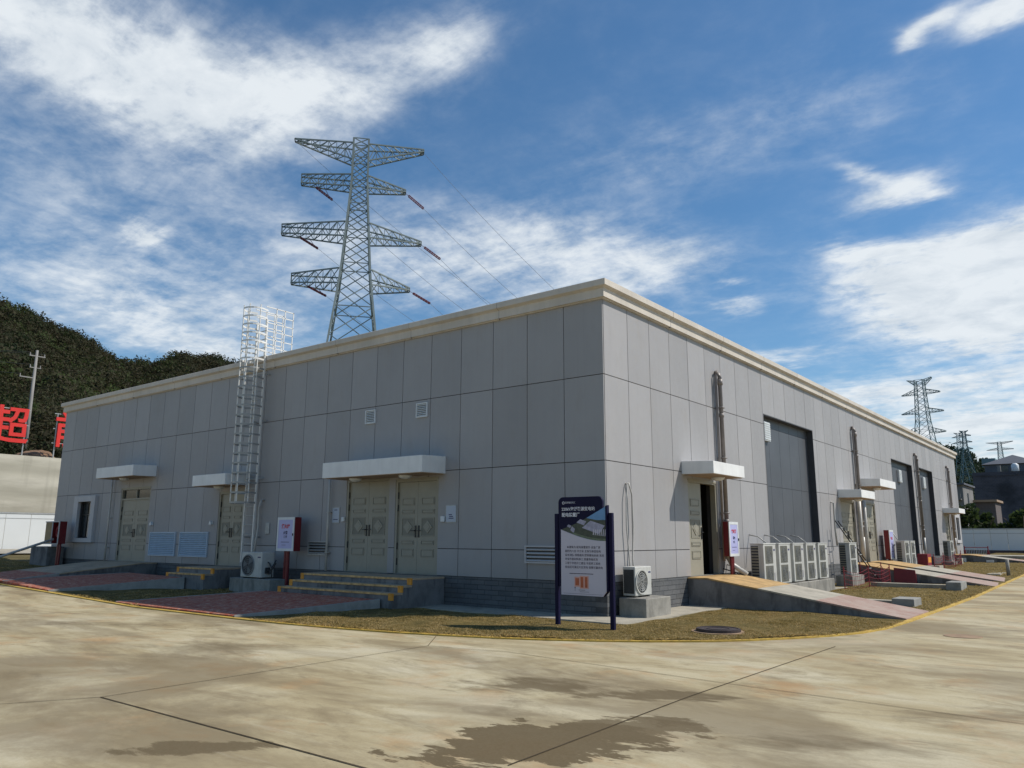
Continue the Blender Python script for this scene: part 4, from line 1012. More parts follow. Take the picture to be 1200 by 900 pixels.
# crowd barrier
t = thing('crowd_barrier','low red and white crowd barrier near the far grey fence','barrier',(3.2,47.5,.43))
g = MB(); x0,x1,y,z = -.75,.7,50.,.46
for zz in (.12,.62): g.tube([(x0,y,z+zz),(x1,y,z+zz)],.025,6)
for x in (x0,x1): g.tube([(x,y,z-.02),(x,y,z+.72)],.035,6)
g.build('frame', M['safered'], t)
g = MB()
for k in range(1,14): x = x0+(x1-x0)*k/14; g.tube([(x,y,z+.12),(x,y,z+.62)],.014,5)
g.build('bars', M['whitemetal'], t)
g = MB()
for x in (x0,x1): g.prism([(x-.14,z),(x+.14,z),(x,z+.55)],1,y-.03,y+.03)
g.build('feet', M['safered'], t)
def warn(x,y,z,lab,tilt=0):
    t = thing('warning_sign', lab, 'warning sign', (x,y,z), 'small warning placards leaning on the farthest ramp')
    g = MB(); g.box(x-.19,x+.19,y-.03,y-.01,z,z+.36); g.build('placard', M['whitemetal'], t)
    g = MB(); g.prism([(x-.13,z+.08),(x+.13,z+.08),(x+.03,z+.27),(x-.03,z+.27)],1,y-.036,y-.031); g.build('symbol', M['inkgrey'] if not tilt else M['surround'], t)
warn(.82,38.3,.22,'small white placard with a dark symbol leaning on the farthest ramp'); warn(2.2,38.3,.13,'small pale placard leaning near the foot of the farthest ramp',1)
g = MB(); g.tube([(4.5,24.6,.1),(4.5,24.6,.82)],.07,10); tag(g.build('bollard', M['concrete'], smooth=True),'short pale grey marker post on the grass beyond the ramps','bollard')
# raised verge beyond the farthest ramp
g = MB(); g.box(0,8,44.8,48.2,.3,.62); struct(g.build('pavement', M['apron']))

# ------------------------------------------------------------------ left boundary: fence, retaining wall, letters, pole
t = thing('sheet_fence','white sheet metal hoarding at the far left, below the tall concrete wall','fence',(-43,0,.85))
g = MB()
y = -45.
while y < 60: g.box(-43.0,-42.96,y+.012,y+1.338,.84,2.94); y += 1.35
g.build('sheets', M['fencewhite'], t)
g = MB(); g.box(-43.03,-42.93,-45,60,2.9,2.98); g.box(-43.03,-42.945,-45,60,2.62,2.645); g.build('rails', M['galv'], t)
g = MB(); g.box(-43.2,-42.8,-45,60,.3,.84); g.build('footing', M['concrete'], t)
g = MB(); g.prism([(-48,0),(-50.5,0),(-50.5,6.82),(-48.25,6.82)],1,-60,80); tag(g.build('retaining_wall', M['retaining']),'tall board marked concrete retaining wall behind the white hoarding','retaining wall')
g = MB(); g.disc((0,0,0),0,.1,-47.96,-47.9,10) if False else None
def hanzi(ch, yc, lab, w=2.45):
    t = thing('red_sign_character', lab, 'sign', (-49.2,yc,6.8), 'red characters above the retaining wall')
    text(ch, 2.62, (-49.0, yc, 7.88), (0,1,0), (0,0,1), .06, M['redbright'], 'red_lettering', t, 'CENTER', .035, .93)
    g = MB(); 
    for s in (-1.0,1.0): g.tube([(-49.12,yc+s,6.8),(-49.12,yc+s,10.0)],.04,6)
    for z in (7.9,8.9,9.95): g.tube([(-49.12,yc-1.2,z),(-49.12,yc+1.2,z)],.03,6)
    g.build('sign_frame', M['galv'], t)
hanzi('超', 5.2, 'big red character with a frame, at the left end above the retaining wall'); hanzi('前', 9.15, 'big red character half hidden by the hall corner, above the retaining wall')
t = thing('utility_pole','slim concrete utility pole behind the red characters','utility pole',(-55.4,8.6,6.8))
g = MB(); g.tube([(-55.4,8.6,6.0),(-55.4,8.6,15.5)],[.17,.09],10); g.build('pole', M['concretepole'], t, smooth=True)
for (a_,b_,c_,d_) in ((8.1,9.2,15.0,15.08),(7.6,8.6,13.3,13.38),(8.2,9.0,14.1,14.16)):
    g = MB(); g.box(-55.42,-55.32,a_,b_,c_,d_); g.build('crossarm', M['concretepole'], t)
for (yy,zz) in ((8.15,15.08),(9.15,15.08),(7.65,13.38),(8.25,14.16),(8.95,14.16)):
    g = MB(); g.tube([(-55.4,yy,zz),(-55.4,yy,zz+.2)],[.045,.03],8); g.build('insulator', M['concretepole'], t)
def catenary(a, b, sag, r, mb, n=14):
    P = []
    for k in range(n+1):
        f = k/n; P.append((a[0]+(b[0]-a[0])*f, a[1]+(b[1]-a[1])*f, a[2]+(b[2]-a[2])*f-sag*4*f*(1-f)))
    mb.tube(P, r, 4, False)
for k,(yy,zz) in enumerate(((8.15,15.3),(9.15,15.3),(7.65,13.55),(8.25,14.35))):
    g = MB(); catenary((-55.4,yy,zz),(-66,-40,15.5+k*.4),1.2,.018,g)
    tag(g.build('power_line', M['black']),['topmost thin cable running left from the utility pole','second thin cable running left from the utility pole','lowest thin cable running left from the utility pole','third thin cable running left from the utility pole'][k],'cable','thin cables of the utility pole')
bm = bmesh.new(); bmesh.ops.create_icosphere(bm, subdivisions=4, radius=1)
for v in bm.verts:
    n_ = math.sin(v.co.x*5+1)*math.sin(v.co.y*4)*.12+math.sin(v.co.z*9+v.co.x*7)*.06+random.uniform(-.03,.03)
    v.co = Vector((v.co.x*1.6*(1+n_), v.co.y*1.25*(1+n_), v.co.z*.8*(1+n_)))
me = bpy.data.meshes.new('dirt_mound'); bm.to_mesh(me); bm.free(); me.materials.append(simple('red_earth',(.20,.12,.07),.95,0,.4,2,.6,6))
o = bpy.data.objects.new('dirt_mound', me); COL.objects.link(o); o.location = (-51.8,8.0,6.75); tag(o,'small heap of reddish earth above the retaining wall','mound')

# ------------------------------------------------------------------ hills and woodland
def polar_hill(name, az0, az1, naz, prof_el, r0, r1, zb, CX, CY, nr=22, back=1.5):
    g = []; C = (8.71,-14.36)
    A = np.linspace(az0, az1, naz)
    el = np.interp(A, [p[0] for p in prof_el], [p[1] for p in prof_el])
    rows = []
    for a, e in zip(A, el):
        zr = 1.65+r1*math.tan(R(e)); row = []
        for k in range(nr+6):
            if k <= nr:
                f = k/nr; r = r0+(r1-r0)*f; s = f**1.15; s = s*(1-.12*math.sin(math.pi*f)); z = zb+(zr-zb)*s
                z += 1.6*math.sin(f*math.pi)*math.sin(a*1.3+f*7)*(r1/230)
            else:
                q = (k-nr)/5; r = r1*(1+.35*q); z = zr-(zr-zb)*q*q*.8-1.5*q
            row.append((C[0]+r*math.cos(R(a)), C[1]+r*math.sin(R(a)), z))
        rows.append(row)
    mb = MB(); V = [p for row in rows for p in row]; w = nr+6
    F = [(i*w+j, (i+1)*w+j, (i+1)*w+j+1, i*w+j+1) for i in range(naz-1) for j in range(w-1)]
    mb.add(V, F); o = mb.build(name, M['hillside'], smooth=True); struct(o)
    return np.array(rows), A
HL = [(120,6.5),(130,9),(138,10.2),(143,10.7),(146,10.9),(148.2,11.1),(150,11.4),(152,11.3),(153.6,10.5),(155.0,10.5),(156.3,10.9),(158.3,11.9),(159.8,12.5),(161.3,13.0),(162.7,13.3),(166,14.2),(175,15),(190,14)]
rowsL, AL = polar_hill('hill', 120, 190, 90, HL, 66, 235, 6.6, 0, 0)
HR = [(88,3.2),(93,3.3),(95,3.6),(96.5,4.2),(97.2,4.75),(98.2,5.15),(99.2,5.5),(101,5.6),(110,5.2),(125,5)]
rowsR, AR = polar_hill('hill', 88, 125, 50, HR, 420, 620, 3, 0, 0)
def crowns(rows, A, n, azr, fr, size, quads, qs, clump_h):
    C = []
    na, nw = rows.shape[:2]; nr = 22
    for _ in range(n):
        a = random.uniform(*azr); f = fr[0]+(fr[1]-fr[0])*random.random()**.85
        ia = np.interp(a, A, np.arange(na)); i0 = int(min(na-2, ia)); ti = ia-i0; jf = f*nr; j0 = int(min(nr-1, jf)); tj = jf-j0
        p = (rows[i0,j0]*(1-ti)*(1-tj)+rows[i0+1,j0]*ti*(1-tj)+rows[i0,j0+1]*(1-ti)*tj+rows[i0+1,j0+1]*ti*tj)
        s = size*random.uniform(.55,1.35)**1.2; C.append((p[0],p[1],p[2]+s*.55*clump_h,s))
    C = np.array(C); m = len(C)
    cen = np.repeat(C[:,:3], quads, axis=0); s = np.repeat(C[:,3], quads)
    d = rng.normal(size=(m*quads,3)); d /= np.linalg.norm(d,axis=1)[:,None]; d[:,2] = np.abs(d[:,2])*.95-.25
    rad = s*rng.uniform(.55,1.05,m*quads)*(1+.25*np.sin(d[:,0]*5+cen[:,0])*np.cos(d[:,1]*4+cen[:,1]))
    P = cen + d*rad[:,None]*np.array([.8,.8,clump_h])
    u = rng.normal(size=(m*quads,3)); nrm = d+rng.normal(size=d.shape)*.6; u -= nrm*(np.sum(u*nrm,1)/np.sum(nrm*nrm,1))[:,None]; u /= np.linalg.norm(u,axis=1)[:,None]
    w = np.cross(nrm,u); w /= np.linalg.norm(w,axis=1)[:,None]
    q = (qs*s*rng.uniform(.5,1.3,m*quads))[:,None]; asp = rng.uniform(.5,1.,m*quads)[:,None]
    V = np.stack([P-u*q, P-w*q*asp+u*q*.3, P+u*q, P+w*q*asp-u*q*.2],1)
    return V.reshape(-1,3)
V1 = crowns(rowsL, AL, 2600, (146,168), (.35,1.03), 2.3, 210, .10, .95)
V5 = crowns(rowsL, AL, 1000, (147,168), (.0,.42), 1.9, 330, .072, .95)
V2 = crowns(rowsL, AL, 700, (136,147), (.55,1.02), 2.3, 60, .18, 1.0)
V3 = crowns(rowsL, AL, 500, (146,168), (.93,1.04), 2.3, 170, .09, 1.2)
o = mesh_np('woodland', np.concatenate([V1,V2,V3,V5]), 4, M['wood']); tag(o,'dense dark green woodland covering the steep hill at left','woodland',kind='stuff')
V4 = crowns(rowsR, AR, 1500, (92,102), (.05,1.02), 4.6, 70, .15, .95)
o = mesh_np('woodland', V4, 4, M['woodfar']); tag(o,'hazy green woodland on the far hill behind the right end of the hall','woodland',kind='stuff')

# ------------------------------------------------------------------ right background
t = thing('sheet_fence','light grey sheet fence closing the yard at the far right','fence',(10,61,.55))
g = MB(); x = -40.
while x < 60: g.box(x+.012,x+1.188,61.0,61.04,.78,2.46); x += 1.2
g.build('sheets', M['fencegrey'], t)
g = MB(); g.box(-40,60,60.97,61.06,2.46,2.54); g.box(-40,60,60.985,61.0,2.12,2.15); g.build('rails', M['galv'], t)
g = MB(); g.box(-40,60,60.9,61.15,.3,.78); g.build('footing', simple('brown_brick_footing',(.12,.08,.07),.9), t)
g = MB(); x = -12.9; g.box(x,70,150,151.5,0,13.6); g.box(x-.01,70,149.9,150,12.9,13.2)
tag(g.build('terrace_wall', M['darkwall']),'high dark blockwork wall with pale courses beyond the right fence','wall')
def hip_house(name, x0,x1,y0,y1,z0,ze,za,wm,label,wins,extra=None):
    t = thing(name, label, 'house', ((x0+x1)/2,(y0+y1)/2,z0))
    g = MB(); g.box(x0,x1,y0,y1,z0,ze); g.build('wall', M[wm], t)
    g = MB(); e=.5; mx = (x0+x1)/2; my = (y0+y1)/2
    b = [(x0-e,y0-e,ze),(x1+e,y0-e,ze),(x1+e,y1+e,ze),(x0-e,y1+e,ze)]
    g.add(b+[(mx,my-1.,za),(mx,my+1.,za)],[(0,1,4),(1,2,5,4),(2,3,5),(3,0,4,5),(3,2,1,0)]); g.build('roof', M['rooftile'], t)
    for (a,b_,c,d_,mm) in wins: 
        g = MB(); g.box(a,b_,y0-.06,y0+.02,c,d_); g.build('window', M[mm], t)
    return t
h1 = hip_house('village_house',-11.8,-3.1,158,168,13.0,15.6,17.6,'nethouse','grey hip roofed house on top of the dark wall at right',[(-9.2,-8.0,13.7,15.2,'dirtyglass'),(-4.6,-3.5,13.6,15.2,'dirtyglass')])
g = MB(); g.box(-12.9,-10.6,164,167,15.6,17.3); g.build('roof_tank', M['pylonfar'], h1)
h2 = hip_house('village_house',-2.4,14,166,176,12.5,15.6,17.0,'housetan','tan house with grey roof to the right of the hip roofed house',[(-1.6,-.4,13.4,15,'dirtyglass'),(1.2,2.6,13.4,15,'dirtyglass')])
t = thing('water_tank','white rounded water tank in front of the hip roofed house','water tank',(-6.4,152,13.6))
g = MB(); g.tube([(-6.4,152.5,13.3),(-6.4,152.5,14.9),(-6.4,152.5,15.2)],[.6,.6,.25],14); g.build('tank', M['whitemetal'], t, smooth=True)
g = MB(); g.tube([(-8.9,152.5,13.3),(-8.9,152.5,14.9)],.3,10); tag(g.build('satellite_dish', M['housepale']),'thin pale cylinder left of the white water tank','cylinder')
bl = thing('village_building','narrow run down pale building between the hall end and the dark wall','building',(-15,111,1))
g = MB(); g.box(-22,-9.0,110,119,0,9.1); g.build('wall', M['housepale'], bl)
g = MB(); g.box(-22.2,-8.7,109.4,119.3,9.1,9.35); g.build('roof', M['rooftile'], bl)
for z in (2.2,4.6,7.0):
    g = MB(); g.box(-11.0,-9.2,109.0,110,z,z+.15); g.box(-11.0,-9.2,109.0,109.08,z+.15,z+.9); g.build('balcony', M['housepale'], bl)
    g = MB(); g.box(-10.9,-9.9,109.92,110.02,z+.1,z+1.7); g.build('window', M['dirtyglass'], bl)
    g = MB(); g.box(-13.3,-12.0,109.92,110.02,z+.1,z+1.6); g.build('window', M['dirtyglass'], bl)
bl2 = thing('village_shed','lower shed with a tan edged roof left of the dark wall','shed',(-7.6,118,1))
g = MB(); g.box(-8.4,-6.0,116,122,0,6.9); g.build('wall', simple('rusty_render',(.13,.11,.105),.9), bl2); g = MB(); g.box(-8.7,-5.7,115.5,122.5,6.9,7.2); g.build('roof', M['housetan'], bl2)
for z in (1.6,4.2):
    g = MB(); g.box(-8.0,-6.6,115.9,116.05,z,z+1.5); g.build('window', M['dirtyglass'], bl2)
def bush(x,y,h,w,label,n=900,trunk=.5):
    t = thing('bushy_tree' if h > 3 else 'shrub', label, 'tree' if h > 3 else 'shrub', (x,y,.6), 'trees and shrubs behind the grey fence')
    z0 = .6; g = MB(); g.tube([(x,y,z0-.3),(x+.1,y,z0+h*.35),(x-.05,y,z0+h*.7)],[.16,.12,.05],7)
    for k in range(5): a = k*1.3; g.tube([(x,y,z0+h*(.25+.08*k)),(x+math.cos(a)*w*.35,y+math.sin(a)*w*.35,z0+h*(.5+.08*k))],[.07,.03],5)
    g.build('trunk', M['bark'], t)
    lobes = [(random.uniform(-.55,.55)*w*.6,random.uniform(-.5,.5)*w*.6,h*random.uniform(.25,.8),random.uniform(.28,.5)) for _ in range(11)]
    P = []
    for _ in range(n):
        lx,ly,lz,lr = random.choice(lobes); d = Vector((random.gauss(0,1),random.gauss(0,1),random.gauss(0,1))).normalized()*random.uniform(.6,1.05)
        P.append((lx+d.x*lr*w*.6, ly+d.y*lr*w*.6, max(.05,lz+d.z*lr*h*.5)))
    P = np.array(P); m = len(P); u = rng.normal(size=(m,3)); u /= np.linalg.norm(u,axis=1)[:,None]; w_ = np.cross(u, rng.normal(size=(m,3))); w_ /= np.linalg.norm(w_,axis=1)[:,None]
    q = rng.uniform(.10,.24,m)[:,None]*(1+h/14)
    P = P + np.array([0,0,0.0]); V = np.stack([P-u*q,P-w_*q*.7,P+u*q,P+w_*q*.7],1).reshape(-1,3)
    mesh_np('foliage', V, 4, M['bush'], t)
def bushlab(i): return ['shrub behind the grey fence, touching the end of the hall','second shrub along the fence from the hall end','third shrub along the fence, a little taller than its neighbours','fourth shrub along the fence, below the dark wall','fifth shrub along the fence, at the foot of the big tree','shrub beyond the right edge of the big tree'][i]
for i,(x,h,w) in enumerate(((-3.2,4.3,3.4),(-1.2,3.6,3.0),(.7,4.0,3.2),(2.6,3.8,3.2),(4.6,4.2,3.2),(9.2,4.6,4.))): bush(x,66+i%3*1.5,h,w,bushlab(i),1300)
bush(-5.6,68,4.6,3.6,'shrub behind the grey fence, mostly hidden by the hall end',1000)
bush(5.6,73,7.8,5.6,'big dark bushy tree in front of the dark wall at right',3200); bush(11.5,74,6.8,5.5,'big bushy tree at the right edge behind the grey fence',2600)
g = MB(); g.tube([(1.6,64.5,.5),(1.8,64.6,3.6)],.06,6); tag(g.build('bare_stake', M['housetan']),'thin pale stake rising just behind the grey fence','stake')
g = MB(); g.tube([(-7.05,100,.5),(-7.05,100,7.4)],.1,6); tag(g.build('thin_pole', M['concretepole']),'thin grey pole before the left edge of the dark wall','pole')

# ------------------------------------------------------------------ pylons
def pylon(base, ang, arms, wprof, ztop, zbase, label, mat, r=1., ins=True, simple_=False, scale=1.):
    t = thing('transmission_pylon', label, 'pylon', base, 'steel lattice transmission pylons')
    ca, sa = math.cos(ang), math.sin(ang)
    T = lambda p: (base[0]+p[0]*ca-p[1]*sa, base[1]+p[0]*sa+p[1]*ca, base[2]+p[2])
    hw = lambda z: np.interp(z, [q[0] for q in wprof], [q[1] for q in wprof])/2
    g = MB(T); lr = .165*r; br = .072*r
    zs = [0]
    while zs[-1] < ztop-.01:
        st = max(1.6*scale, hw(zs[-1])*1.35); zs.append(min(ztop, zs[-1]+st))
    if ztop-zs[-2] < .8*scale: zs.pop(-2)
    for sx in (-1,1):
        for sy in (-1,1): g.tube([(sx*hw(z),sy*hw(z),z) for z in zs], lr*1., 4)
    for i,(a,b) in enumerate(zip(zs,zs[1:])):
        A,Bb = hw(a),hw(b)
        for s in (-1,1):
            g.tube([(-A,s*A,a),(Bb,s*Bb,b)],br,4,False); g.tube([(A,s*A,a),(-Bb,s*Bb,b)],br,4,False)
            g.tube([(s*A,-A,a),(s*Bb,Bb,b)],br,4,False); g.tube([(s*A,A,a),(s*Bb,-Bb,b)],br,4,False)
        if i % 2 == 0 or simple_:
            for s in (-1,1): g.tube([(-Bb,s*Bb,b),(Bb,s*Bb,b)],br,4,False); g.tube([(s*Bb,-Bb,b),(s*Bb,Bb,b)],br,4,False)
    g.build('tower_body', mat, t)
    tips = []
    for (zb_, zr0, zr1, lens, blunt) in arms:     # tip height, root chord heights, (left,right) lengths
        for side, L0 in ((-1,lens[0]),(1,lens[1])):
            g = MB(T); w0 = hw(zr0); n_ = max(4,int(L0/1.15/scale)); bl_ = blunt if side < 0 else .25
            def pt(f, s, top):
                x = side*(w0+(L0-w0)*f); wy = (w0*(1-f)+.45*scale*f)*s
                zlo = zr0+(zb_-zr0)*f; zhi = zr1+(zb_+bl_-zr1)*f
                return (x, wy, zhi if top else zlo)
            for s in (-1,1):
                for top in (0,1): g.tube([pt(0,s,top),pt(1,s,top)],br*1.5,4)
                for k in range(n_):
                    f0,f1 = k/n_,(k+1)/n_
                    g.tube([pt(f0,s,k%2),pt(f1,s,(k+1)%2)],br*.8,4,False)
                    g.tube([pt(f1,s,0),pt(f1,s,1)],br*.7,4,False)
            for k in range(n_):
                f0,f1 = k/n_,(k+1)/n_
                for top in (0,1):
                    g.tube([pt(f0,-1,top),pt(f1,1,top)],br*.8,4,False)
            g.tube([pt(1,-1,0),pt(1,1,0)],br,4); g.tube([pt(1,-1,1),pt(1,1,1)],br,4)
            g.build('crossarm', mat, t); tips.append((T((side*L0,0,zb_)), side))
            if side < 0 and blunt: tips[-1] = (T((side*(L0*.8),0,zb_)), side)
    return t, tips
th = R(49.5)
BASE = (-64.1,46.5,2.0)
wp_ = [(0,11.),(24,5.4),(31,3.7),(37,2.9),(43.8,2.0),(50,1.9)]
pyl, tips = pylon(BASE, th, [(49.3,47.0,49.3,(8.3,8.1),0.),(43.4,43.3,44.9,(7.2,5.9),1.15),(36.5,36.4,38.3,(9.2,8.1),1.15),(30.2,30.1,32.0,(7.7,6.8),1.15)], wp_, 50., 0,'tall grey steel lattice pylon with four pairs of arms rising behind the hall', M['pylon'])
TGT = Vector((-37.8,85.3,13.))
names = ['ground wire','upper conductor','middle conductor','lower conductor']
for i,(tp, side) in enumerate(tips):
    lv = i//2; tp = Vector(tp); tgt = TGT+Vector((math.cos(th)*side*(3.5),math.sin(th)*side*3.5,0))+Vector((0,0,(3-lv)*1.5))
    d = (tgt-tp).normalized(); d = Vector((d.x,d.y,d.z-.06)).normalized()
    sd = 'near' if side < 0 else 'far'
    start = tp
    if lv > 0:
        g = MB(); off = d.cross(Vector((0,0,1))).normalized()*.22
        g.tube([tp,tp+d*.5],.03,4); 
        for s in (-1,1):
            P = [tp+d*.5+off*s]; g2 = []
            n_ = 14; pts = [tp+d*(.5+2.5*k/n_)+off*s for k in range(n_+1)]; rr = [.095 if k%2 else .07 for k in range(n_+1)]
            g.tube(pts, rr, 6)
        g.tube([tp+d*.5-off,tp+d*.5+off],.04,4); g.tube([tp+d*3.0-off,tp+d*3.0+off],.04,4)
        g.build('insulator_string', M['insul'], pyl); start = tp+d*3.0
        if side < 0:   # strain link from the tower side
            g = MB(); q = tp+Vector((math.cos(th)*1.3,math.sin(th)*1.3,0)); g.tube([q,tp+d*2.6],.035,4); g.build('insulator_string', M['insul'], pyl)
    for s in ((-1,1) if lv > 0 else (0,)):
        pass
    g = MB(); catenary(start, tgt, 2.2+.6*lv, .022, g, 18)
    tag(g.build('power_line', M['wire']), '%s from the %s arm of the tall pylon' % (names[lv], 'left' if side < 0 else 'right'), 'power line', 'conductors leaving the tall pylon')
def polar(px_az, D, z): return (8.71+D*math.cos(R(px_az)), -14.36+D*math.sin(R(px_az)), z)
wf = [(0,13),(22,6.6),(36,3.4),(47,2.4),(49,2.4)]
arm_f = [(49.3,47.3,48.8,(3.6,3.6),0.),(44.6,44.5,46.0,(5.6,5.6),0.),(38.6,38.5,40.0,(6.1,6.1),0.),(32.2,32.1,33.8,(6.1,6.1),0.)]
pylon(polar(99.94,272,1.8), R(-8), arm_f, wf, 49, 0, 'distant lattice pylon standing behind the right roof edge of the hall', M['pylonfar'], .9, simple_=True)
sc = .62; arm_g = [(a*sc,b*sc,c*sc,(l*sc*1.0,r_*sc*1.0),0) for (a,b,c,(l,r_),_) in arm_f]
pylon(polar(97.72,515,32.5), R(20), arm_g, [(z*sc,w*sc) for z,w in wf], 49*sc, 0, 'distant pylon standing against the wooded hill beyond the end of the hall', M['pylonfar'], 1.2, simple_=True, scale=.75)
pylon(polar(98.05,545,35.0), R(5), arm_g, [(z*sc,w*sc) for z,w in wf], 49*sc, 0, 'second distant pylon overlapping the first on the wooded hill', M['pylonfar'], .95, simple_=True, scale=.75)
pylon(polar(95.85,700,26.), R(-5), [(48.8,47.2,48.6,(9,9),0.),(43,42.9,44.4,(9,9),0.)], wf, 49, 0, 'distant pylon rising above the roof of the tan house at right', M['pylonfar'], 1.2, simple_=True)

# ------------------------------------------------------------------ camera
cam = bpy.data.cameras.new('camera'); co = bpy.data.objects.new('camera', cam); COL.objects.link(co)
ya, pi_, ro = R(128.124), R(11.181), R(.243)
f = Vector((math.cos(pi_)*math.cos(ya), math.cos(pi_)*math.sin(ya), math.sin(pi_)))
r0 = Vector((math.sin(ya), -math.cos(ya), 0)); u0 = r0.cross(f)
rr = r0*math.cos(ro)+u0*math.sin(ro); uu = -r0*math.sin(ro)+u0*math.cos(ro)
Mx = Matrix((rr, uu, -f)).transposed().to_4x4(); Mx.translation = Vector((8.712,-14.357,1.65)); co.matrix_world = Mx
cam.sensor_width = 36; cam.lens = 36*908.9/1200; cam.clip_end = 6000; cam.clip_start = .1
S.camera = co

# ------------------------------------------------------------------ light and sky
SAZ, SEL = 40., 46.
sun = bpy.data.lights.new('sun','SUN'); sun.energy = 4.3; sun.angle = R(.53); sun.color = (1.,.945,.86)
so = bpy.data.objects.new('sun', sun); COL.objects.link(so)
sd = Vector((math.cos(R(SEL))*math.cos(R(SAZ)), math.cos(R(SEL))*math.sin(R(SAZ)), math.sin(R(SEL))))
so.rotation_euler = sd.to_track_quat('Z','Y').to_euler()
W = bpy.data.worlds.new('World'); S.world = W; W.use_nodes = True; nt = W.node_tree
bg = nt.nodes['Background']; sky = nt.nodes.new('ShaderNodeTexSky'); sky.sky_type = 'NISHITA'; sky.sun_disc = False
sky.sun_elevation = R(SEL); sky.sun_rotation = R(90-SAZ); sky.air_density = 1.0; sky.dust_density = .35; sky.ozone_density = 2.2
tc = nt.nodes.new('ShaderNodeTexCoord'); sp = nt.nodes.new('ShaderNodeSeparateXYZ'); nt.links.new(tc.outputs['Generated'], sp.inputs[0])
DEG = 57.29578
az = mth(nt,'MULTIPLY',mth(nt,'ARCTAN2',sp.outputs[1],sp.outputs[0]),DEG); el = mth(nt,'MULTIPLY',mth(nt,'ARCSINE',sp.outputs[2]),DEG)
# cloud plane coordinates
den = mth(nt,'ADD',mth(nt,'MAXIMUM',sp.outputs[2],0.),.12); cb = nt.nodes.new('ShaderNodeCombineXYZ')
nt.links.new(mth(nt,'DIVIDE',sp.outputs[0],den),cb.inputs[0]); nt.links.new(mth(nt,'DIVIDE',sp.outputs[1],den),cb.inputs[1])
mp = nt.nodes.new('ShaderNodeMapping'); mp.inputs['Rotation'].default_value = (0,0,R(-35)); mp.inputs['Scale'].default_value = (.75,2.0,1); nt.links.new(cb.outputs[0], mp.inputs[0])
nA = noise(nt, mp.outputs[0], 2.2, 9, .64, .6)        # streaky veil
nB = noise(nt, cb.outputs[0], 5.5, 9, .62, .3)         # lumpy detail
nC = noise(nt, cb.outputs[0], 16., 6, .62, .2)
wA = mth(nt,'MULTIPLY',mth(nt,'SUBTRACT',noise(nt, cb.outputs[0], 3.2, 5, .6),.5),5.); wE = mth(nt,'MULTIPLY',mth(nt,'SUBTRACT',noise(nt, mp.outputs[0], 3.0, 5, .6),.5),3.6)
azw = mth(nt,'ADD',az,wA); elw = mth(nt,'ADD',el,wE)
CLOUDS = [
 # az, el, ra, rb, tilt(deg), strength
 (161,30,9,4.0,-8,.66),(152,30.4,9,3.0,-3,.66),(145,30.8,6,2.8,4,.64),(137,33.5,5,2.6,18,.66),(133,35,3.2,1.5,20,.6),(154,27.0,6,2.2,-12,.6),(164,34,7,4,0,.5),(147,27.6,5,1.4,-5,.4),
 (131,22.0,8,2.6,-4,.42),(122,21.3,8,2.4,-6,.46),(116,20.0,4,1.5,-6,.42),(128,18.6,9,2.6,-4,.44),(139,19,7,3.4,0,.30),(119,18.0,5,1.4,-6,.40),
 (156,14.6,11,2.2,-6,.50),(150,16.5,10,3.,-8,.32),(158,18.5,9,3.0,-8,.30),(145,21,10,3.2,-8,.28),(160,23.0,8,2.4,-8,.26),(154.6,20.1,1.2,.6,0,1.0),(149,12.4,6,1.2,-8,.5),
 (100.4,22.7,2.9,1.0,6,.95),(102.6,24.2,1.5,.6,-30,.7),(98.2,22.2,1.5,.5,0,.6),(98.5,16.9,6.0,2.0,-3,1.6),(97.5,14.4,5.2,2.2,4,1.6),(93,15.5,4,3.8,0,1.5),(89,16,6,4,0,1.2),(103.4,18.9,2.4,.7,-4,.9),
 (97.0,31.8,2.0,.7,15,.95),(98.6,31.2,.8,.45,0,.8),(92.5,31.2,2.6,.9,5,1.1),
 (101,9.6,9,1.4,3,.95),(94,7.4,8,1.2,0,.95),(102,7.0,7,.9,0,.8),(96,5.0,9,1.1,0,.8),(109,12.6,3.6,.6,0,.6),(111.5,16.4,2.2,.5,0,.6),(112,18.2,1.2,.3,0,.5),
 (116,27,8,3,0,.25),(104,28.5,7,2.4,0,.27)]
tot = None
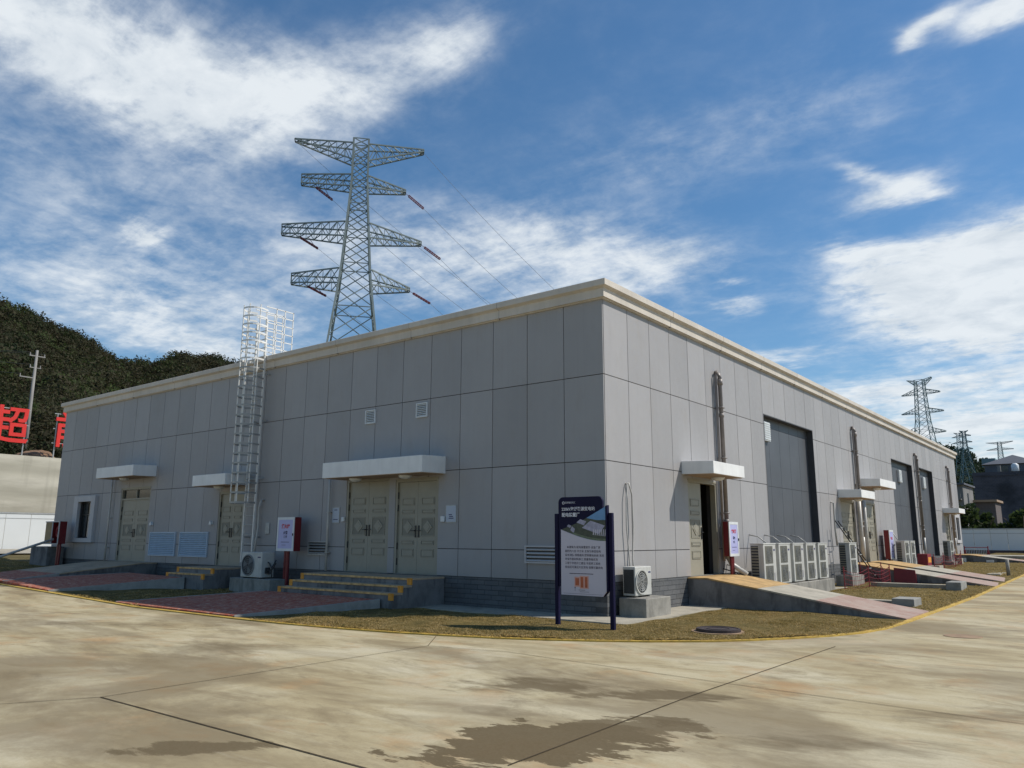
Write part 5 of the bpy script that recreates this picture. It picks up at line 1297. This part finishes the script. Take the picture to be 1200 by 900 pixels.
for (a0,e0,ra,rb,tl,st) in CLOUDS:
    ck = math.cos(R(e0)); ct,st_ = math.cos(R(tl)),math.sin(R(tl))
    da = mth(nt,'MULTIPLY',mth(nt,'SUBTRACT',azw,a0),-ck); de = mth(nt,'SUBTRACT',elw,e0)
    u = mth(nt,'ADD',mth(nt,'MULTIPLY',da,ct/ra),mth(nt,'MULTIPLY',de,st_/ra)); v = mth(nt,'ADD',mth(nt,'MULTIPLY',da,-st_/rb),mth(nt,'MULTIPLY',de,ct/rb))
    d2 = mth(nt,'ADD',mth(nt,'MULTIPLY',u,u),mth(nt,'MULTIPLY',v,v))
    k = mth(nt,'MULTIPLY',mth(nt,'POWER',2.718,mth(nt,'MULTIPLY',d2,-1.1)),st)
    tot = k if tot is None else mth(nt,'ADD',tot,k)
tot = mth(nt,'ADD',tot,.05)
det = mth(nt,'ADD',mth(nt,'MULTIPLY',mth(nt,'SUBTRACT',nA,.5),1.0),mth(nt,'MULTIPLY',mth(nt,'SUBTRACT',nB,.5),.9))
det = mth(nt,'ADD',det,mth(nt,'MULTIPLY',mth(nt,'SUBTRACT',nC,.5),.75))
dn = mth(nt,'ADD',tot,mth(nt,'MULTIPLY',det,mth(nt,'ADD',mth(nt,'MULTIPLY',tot,1.45),.26)))
mr = nt.nodes.new('ShaderNodeMapRange'); mr.interpolation_type = 'SMOOTHSTEP'; mr.inputs[1].default_value = .0; mr.inputs[2].default_value = 1.25; nt.links.new(dn, mr.inputs[0])
fac = mth(nt,'MULTIPLY_ADD',mr.outputs[0],.90,.055)
hs = nt.nodes.new('ShaderNodeHueSaturation'); hs.inputs['Saturation'].default_value = 1.32; hs.inputs['Hue'].default_value = .497; hs.inputs['Value'].default_value = 1.12; nt.links.new(sky.outputs[0], hs.inputs['Color'])
ccol = ramp(nt, nB, [(.3,(6.2,6.9,7.6)),(.58,(8.2,8.7,9.1))])
skc = mixc(nt, fac, hs.outputs[0], ccol)
nt.links.new(skc, bg.inputs[0]); bg.inputs[1].default_value = .1
S.view_settings.view_transform = 'Standard'; S.view_settings.look = 'None'; S.view_settings.exposure = 0; S.view_settings.gamma = 1
S.cycles.max_bounces = 6
